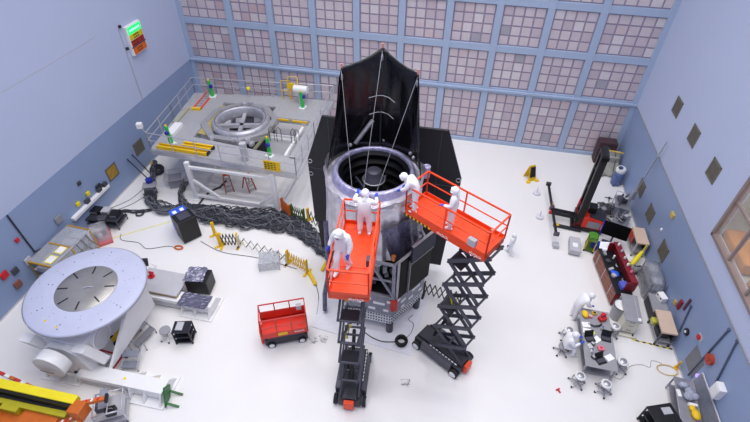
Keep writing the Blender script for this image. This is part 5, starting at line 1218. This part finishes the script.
# floor tape
def tape(name, label, p, q):
    p, q = Vector((*p, .004)), Vector((*q, .004)); n_ = max(2, int((q-p).length/.13)); b = P()
    for k in range(n_): b.cur = k % 2; b.bar(p.lerp(q, k/n_), p.lerp(q, (k+1)/n_), .07, .006)
    return single(name, b, [M_tapey, M_blk], label, 'floor tape', kind='structure')
tape('trim_60', 'yellow and black floor tape running from the cream desk', (9.4, 14.5), (9.3, 14.05)); tape('trim_61', 'yellow and black floor tape running to the blue dado', (9.3, 14.05), (10.95, 13.9)); tape('trim_62', 'short yellow floor tape between maroon cabinet and wheeled pump', (9.5, 18.2), (10.15, 18.15))
single('trim_63', P().bar((-17.3, 14.9, .004), (-14.4, 17.2, .004), .1, .006), mat('pale yellow tape', '#e8e2a0', .6), 'pale yellow floor tape between red based tub and blue cabinet', 'floor tape', kind='structure')
single('floor_cable', P().path(curve([(8.1, 12.0, .015), (8.3, 11.9, .015), (8.5, 12.0, .015), (8.9, 12.6, .015), (9.4, 12.8, .015), (9.75, 12.75, .015), (9.9, 13.1, .015), (10.3, 13.05, .015)]), .013, 6), mat('pale grey cable', '#a8a89e', .6), 'thin grey cable on the floor from the worktable to the yellow hose', 'cable')
b = P(); rr = random.Random(5)
for k in range(3): b.path([((.38+.03*k)*math.cos(i*PI/10), (.22+.02*k)*math.sin(i*PI/10), (.012+.012*k)) for i in range(20)], .008, 5, True)
o = single('yellow_hose', b, mat('pale yellow hose', '#d8b878', .5), 'pale yellow hose coil on the floor at the dado by the grey plate', 'hose'); o.location = (10.45, 12.75, 0)
# red fitting on floor
t = thing('hand_valve', 'small red valve lying alone on the open floor', 'valve', (5.85, 10.75, 0), .6); obj('stem', P().bar((0, 0, .03), (0, .16, .03), .05), M_redp, t); obj('handle', P().bar((-.09, .16, .035), (.09, .16, .035), .05), M_redp, t)

# ------------------------------------------------------------------ worktable and what lies on it
WTX, WTY, WTR = 7.38, 13.15, -.03
t = thing('worktable', 'long grey worktable strewn with laptops, papers and tools', 'table', (WTX, WTY, 0), WTR)
obj('tabletop', P().bx(-.64, .64, -1.5, 1.5, .86, .9), mat('table grey', '#96969c', .45, var=.05), t, .01); obj('apron', P().bx(-.58, .58, -1.42, 1.42, .76, .86), M_steel, t); obj('lower_shelf', P().bx(-.55, .55, -1.35, 1.35, .25, .28), M_steel, t)
for x in (-.58, .58):
    for y in (-1.42, 0, 1.42): obj('leg', P().box((x, y, .43), (.06, .06, .86)), M_steel, t)
def ontable(name, label, cat, x, y, rz=0, group=None):
    return thing(name, label, cat, (x, y, .902), rz, group)
for x, y, rz, lb in ((7.05, 13.0, .3, 'black laptop lying open beside the white papers'), (7.72, 13.15, -.1, 'black laptop open at the far long edge of the worktable, opposite the papers'), (7.35, 12.0, .5, 'black laptop open beside the white card at the end of the worktable')):
    q = ontable('laptop', lb, 'laptop', x, y, rz, 'laptops on the worktable')
    bs = obj('base', P().bx(-.2, .2, -.14, .14, 0, .025), M_blk, q); obj('keyboard', P().bx(-.17, .17, -.06, .1, .025, .028), M_drk, bs); obj('lid', P().slab([(-.2, .14, .02), (.2, .14, .02), (.2, .26, .28), (-.2, .26, .28)], (0, .015, 0)), M_blk, q)
for x, y, rz, lb in ((6.98, 13.75, .1, 'white paper sheet nearest the yellow pouch on the worktable'), (6.98, 13.42, -.1, 'white paper sheet under the yellow note on the worktable'), (7.32, 13.05, .7, 'white paper strip between the two far laptops'), (7.72, 12.25, .6, 'white card lying beside the end laptop')):
    q = ontable('paper_sheet', lb, 'paper', x, y, rz, 'papers on the worktable'); obj('sheet', P().bx(-.17, .17, -.13, .13, 0, .006), M_paper, q)
single('note_pad', P().box((7.18, 13.38, .916), (.2, .2, .01), rz=.2), mat('note yellow', '#f0ee5a', .7), 'yellow note pad on the papers of the worktable', 'note pad')
q = ontable('cloth_pouch', 'bright yellow pouch at the end of the worktable by the standing person', 'pouch', 6.98, 14.25, .2); obj('body', P().ball((0, 0, .1), (.14, .2, .11)), M_yel, q); obj('flap', P().ball((0, .02, .16), (.12, .12, .06)), M_yel, q)
q = ontable('tool_bag', 'red bag on the worktable near the bin', 'bag', 7.7, 14.15, .5); obj('body', P().box((0, 0, .1), (.34, .24, .2)), M_redp, q, .04); obj('flap', P().box((0.1, .1, .2), (.2, .2, .06), rz=.5), M_redp, q); obj('handle', P().path([(-.1, 0, .2), (-.08, 0, .3), (.08, 0, .3), (.1, 0, .2)], .02), M_blk, q)
q = ontable('foam_block', 'pink foam block in the middle of the worktable', 'foam', 7.42, 12.6, .2); obj('body', P().box((0, 0, .05), (.26, .22, .1)), M_pink, q, .02); obj('hole', P().cyl((0, 0, .1), .05, .004, 12), M_redp, q)
for nm, lb, cat, x, y, m, kind in (('marker_box', 'small yellow and black marker box near the red bag', 'box', 7.4, 14.4, M_yel, 0), ('pink_box', 'pale pink box between yellow pouch and red bag', 'box', 7.2, 14.2, M_pink, 0), ('tool_roll', 'dark tool roll beside the papers near the red bag', 'tool roll', 7.3, 13.75, M_drk, 2), ('hand_tool', 'dark hand tool lying before the red bag', 'tool', 7.5, 13.8, M_blk, 2), ('plastic_bottle', 'clear bottle standing beside the far laptop', 'bottle', 7.6, 13.6, M_lgrey, 1), ('white_bottle', 'white bottle with dark cap near the pink foam', 'bottle', 7.0, 12.35, M_paper, 1), ('white_carton', 'white carton near the seated person', 'carton', 6.98, 12.6, M_paper, 0), ('dark_meter', 'dark meter next to the white bottle', 'meter', 7.05, 12.1, M_drk, 0), ('small_meter', 'small dark meter between laptops and pink foam', 'meter', 7.1, 12.75, M_drk, 0)):
    q = ontable(nm, lb+' on the worktable' if 'worktable' not in lb else lb, cat, x, y, x*3)
    if kind == 0: obj('body', P().box((0, 0, .06), (.18, .14, .12)), m, q, .01); obj('lid', P().box((0, 0, .122), (.12, .1, .008)), M_blk if m is M_yel else M_lgrey, q)
    elif kind == 1: obj('body', P().lathe([(0, 0), (.06, 0), (.06, .16), (.025, .2), (.025, .22), (0, .22)], n=12), m, q); obj('cap', P().cyl((0, 0, .22), .03, .03, 10), M_dblue, q)
    else: obj('body', P().path([(-.15, 0, .04), (0, .05, .05), (.15, 0, .04)], .04, 8), m, q); obj('grip', P().path([(.14, 0, .04), (.24, -.03, .04)], .025, 8), M_steel, q)
# stools round the worktable
st0 = None
for x, y, rz, lb in ((6.55, 11.35, .2, 'white seated stool at the worktable end, on the seated person side'), (7.55, 11.2, 1.0, 'white seated stool at the middle of the worktable end'), (8.4, 12.4, .5, 'grey backed stool at the worktable long side by the end laptop'), (8.4, 14.2, .3, 'grey stool between worktable and cream desk'), (6.35, 13.55, .1, 'dark framed stool by the worktable long side, between the two people')):
    if st0 is None:
        st0 = thing('work_stool', lb, 'stool', (x, y, 0), rz, 'stools round the worktable')
        obj('seat', P().lathe([(0, .62), (.2, .62), (.22, .58), (.2, .54), (0, .54)], n=24), M_wht, st0); obj('seat_dish', P().lathe([(.0, .622), (.14, .624), (.14, .62)], n=20), M_alu, st0)
        obj('foot_ring', P().path([(.24*math.cos(k*PI/10), .24*math.sin(k*PI/10), .28) for k in range(20)], .018, 6, True), M_steel, st0)
        for k in range(5):
            cx, cy = ang(k*2*PI/5); lg = obj('leg', P().bar((.02*cx, .02*cy, .16), (.33*cx, .33*cy, .08), .05, .04), M_steel, st0); obj('caster', P().ball((.33*cx, .33*cy, .045), .045, 8, 6), M_blk, lg)
            obj('strut', P().tube((.12*cx, .12*cy, .54), (.24*cx, .24*cy, .28), .015), M_steel, st0)
        obj('column', P().tube((0, 0, .12), (0, 0, .55), .035), M_steel, st0)
    else: dup(st0, (x, y, 0), rz, lb)
t = thing('work_stool', 'stool under the seated person in white at the worktable', 'stool', (6.05, 12.75, 0), 0, 'stools round the worktable')
obj('seat', P().cyl((0, 0, .4), .2, .06, 20), M_grey, t); obj('column', P().tube((0, 0, .1), (0, 0, .4), .035), M_steel, t)
for k in range(5):
    cx, cy = ang(k*2*PI/5+.3); lg = obj('leg', P().bar((0, 0, .14), (.32*cx, .32*cy, .08), .05, .04), M_steel, t); obj('caster', P().ball((.32*cx, .32*cy, .045), .045, 8, 6), M_blk, lg)
# ------------------------------------------------------------------ bottom corner by the window wall
t = thing('steel_bench', 'long grey steel bench along the dado, loaded with plastic bags', 'bench', (10.4, 10.9, 0), -.12)
obj('bench_top', P().bx(-.38, .38, -1.3, 1.0, .84, .88), M_steel, t, .01); obj('shelf', P().bx(-.36, .36, -1.25, .95, .3, .33), M_steel, t)
for x in (-.34, .34):
    for y in (-1.25, .95): obj('leg', P().box((x, y, .42), (.05, .05, .84)), M_steel, t)
b = P(); rr = random.Random(41)
for k in range(7): b.ball((rr.uniform(-.18, .18), rr.uniform(-.3, .3), .14+rr.uniform(0, .12)), (rr.uniform(.12, .2), rr.uniform(.14, .22), rr.uniform(.1, .16)), 8, 6)
o = single('plastic_bag', b, mat('bag film', '#b8bcd0', .2, alpha=.85, var=.2, bump=1, bscale=10), 'crumpled pale plastic bag on the steel bench', 'bag'); o.location = (10.45, 11.2, .88)
single('white_card', P().box((10.15, 11.2, .89), (.14, .3, .015)), M_paper, 'white card beside the plastic bag on the steel bench', 'card')
single('yellow_pouch', P().ball((10.5, 10.35, .97), (.16, .22, .1)).ball((10.45, 10.6, .95), (.12, .14, .08)), M_yel, 'yellow pouch on the steel bench next to the black cart', 'pouch')
single('paper_roll', P().cyl((10.35, 10.75, .95), .07, .3, 14, RY(PI/2)), M_paper, 'white roll lying between bag and yellow pouch on the steel bench', 'roll')
t = thing('glass_sheet', 'long clear sheet with metal edge leaning on the dado behind the bench', 'sheet', (10.84, 10.7, 0))
obj('pane', P().slab([(-.08, -1.6, .0), (-.08, 1.2, .0), (.1, 1.2, 1.5), (.1, -1.6, 1.5)], (.02, 0, 0)), M_clear2, t); obj('metal_edge', P().tube((.11, -1.6, 1.5), (.11, 1.2, 1.5), .035), M_alu, t)
for y in (-1.6, 1.2): obj('edge_end', P().tube((-.07, y, .03), (.11, y, 1.5), .025), M_alu, t)
t = rollcart('utility_cart', 'black shelved utility cart in front of the steel bench', (9.3, 10.1, 0), .35, 1.0, .75, 1.0, M_blk, M_blk, 3)
single('keypad', P().box((9.42, 10.25, 1.035), (.36, .26, .02), rz=.3), M_lgrey, 'grey keypad tray on top of the black utility cart by the bench', 'keypad')
t = thing('trash_pail', 'black pail at the very end of the dado behind the steel bench', 'pail', (10.7, 9.25, 0)); obj('body', P().lathe([(0, .02), (.2, .02), (.26, .8), (.24, .8), (.18, .1), (0, .1)], n=18), M_blk, t); obj('handle', P().path([(-.25, 0, .78), (-.1, 0, .98), (.1, 0, .98), (.25, 0, .78)], .015), M_steel, t)
# things fixed to the right dado
def wallbox(nm, label, y, z, sy, sz, m, d=.1):
    t = thing(nm, label, nm.replace('_', ' '), (XR-.012, y, z)); obj('body', P().bx(-d, 0, -sy/2, sy/2, -sz/2, sz/2), m, t, .01); obj('cover', P().bx(-d-.01, -d, -sy*.38, sy*.38, -sz*.38, sz*.38), m, t)
    return t
wallbox('wall_cabinet', 'white box fixed to the blue dado above the steel bench', 10.8, 2.1, .4, .6, M_wht, .25)
wallbox('wall_panel', 'grey plate on the blue dado beside the slanting rods', 12.6, 1.15, .9, 1.1, mat('plate grey', '#77797f', .5), .02)
wallbox('yellow_box', 'small yellow box on the blue dado above the plastic draped rack', 19.25, 3.3, .35, .25, mat('pale ochre', '#c9b060', .5)); wallbox('switch_plate', 'tiny white and red switch on the blue dado near the ochre box', 19.5, 2.1, .14, .14, M_paper, .05)
wallbox('notice_plate', 'yellow notice on the blue dado above the white case', 15.6, 1.2, .22, .3, mat('pale ochre', '#c9b060', .5), .03); wallbox('extinguisher_box', 'red box on the dado above the dark shelved beige cart', 15.2, 1.55, .2, .5, mat('deep red', '#8a2a3a', .5)); wallbox('power_strip', 'dark power strip on the dado next to the red box', 14.85, 2.0, .12, .7, mat('plum', '#5a3a4a', .5), .06)
t = thing('speaker_dome', 'black round dome on the blue dado above the floor tape', 'dome', (XR-.012, 13.9, 1.35)); obj('ring', P().cyl((0, 0, 0), .16, .08, 18, RY(-PI/2)), M_blk, t); obj('eye', P().cyl((-.08, 0, 0), .06, .02, 12, RY(-PI/2)), M_paper, t)
t = thing('alarm_button', 'small red alarm button on the blue dado', 'alarm', (XR-.012, 13.2, 2.0)); obj('body', P().cyl((0, 0, 0), .11, .08, 14, RY(-PI/2)), M_redp, t); obj('plate', P().bx(-.02, 0, -.2, .15, -.14, .14), M_lgrey, t)
t = thing('hose_reel', 'round rust red reel on the blue dado between the two rods', 'reel', (XR-.012, 12.05, 2.2)); obj('drum', P().cyl((0, 0, 0), .22, .14, 20, RY(-PI/2)), mat('rust red', '#b0432c', .5), t); obj('hub', P().cyl((-.14, 0, 0), .08, .03, 12, RY(-PI/2)), mat('rust red', '#b0432c', .5), t)
for p_, q_, lb in (((12.35, .5), (12.35, 3.75), 'vertical grey rod on the blue dado nearer the floor tape'), ((11.08, 1.65), (11.75, 3.9), 'slanting grey rod on the blue dado nearer the white box'), ((14.25, .9), (14.6, 2.2), 'thin slanting rod above the dark shelved beige cart')):
    t = thing('wall_rod', lb, 'rod', (XR-.05, p_[0], p_[1]), 0, 'rods on the blue dado'); obj('rod', P().tube((0, 0, 0), (0, q_[0]-p_[0], q_[1]-p_[1]), .035), mat('rod slate', '#4f5a72', .5), t); obj('top_bracket', P().box((.01, q_[0]-p_[0], q_[1]-p_[1]), (.06, .12, .1)), mat('rod slate', '#4f5a72', .5), t)
t = thing('wall_lamp', 'small violet glowing lamp on the dado by the bench', 'lamp', (XR-.012, 11.95, 1.15)); obj('body', P().cyl((0, 0, 0), .08, .12, 12, RY(-PI/2)), mat('violet lamp', '#b9a0ff', .4, emit=.8), t); obj('mount', P().bx(-.04, 0, -.3, -.1, -.08, .08), M_drk, t)
t = thing('yellow_stand', 'yellow stand at the foot of the grey wall plate', 'stand', (10.85, 12.95, 0)); obj('base', P().cyl((0, 0, 0), .1, .05, 12), M_yel, t); obj('post', P().tube((0, 0, .05), (0, 0, .5), .05), mat('ochre yellow', '#d8a93c', .5), t)
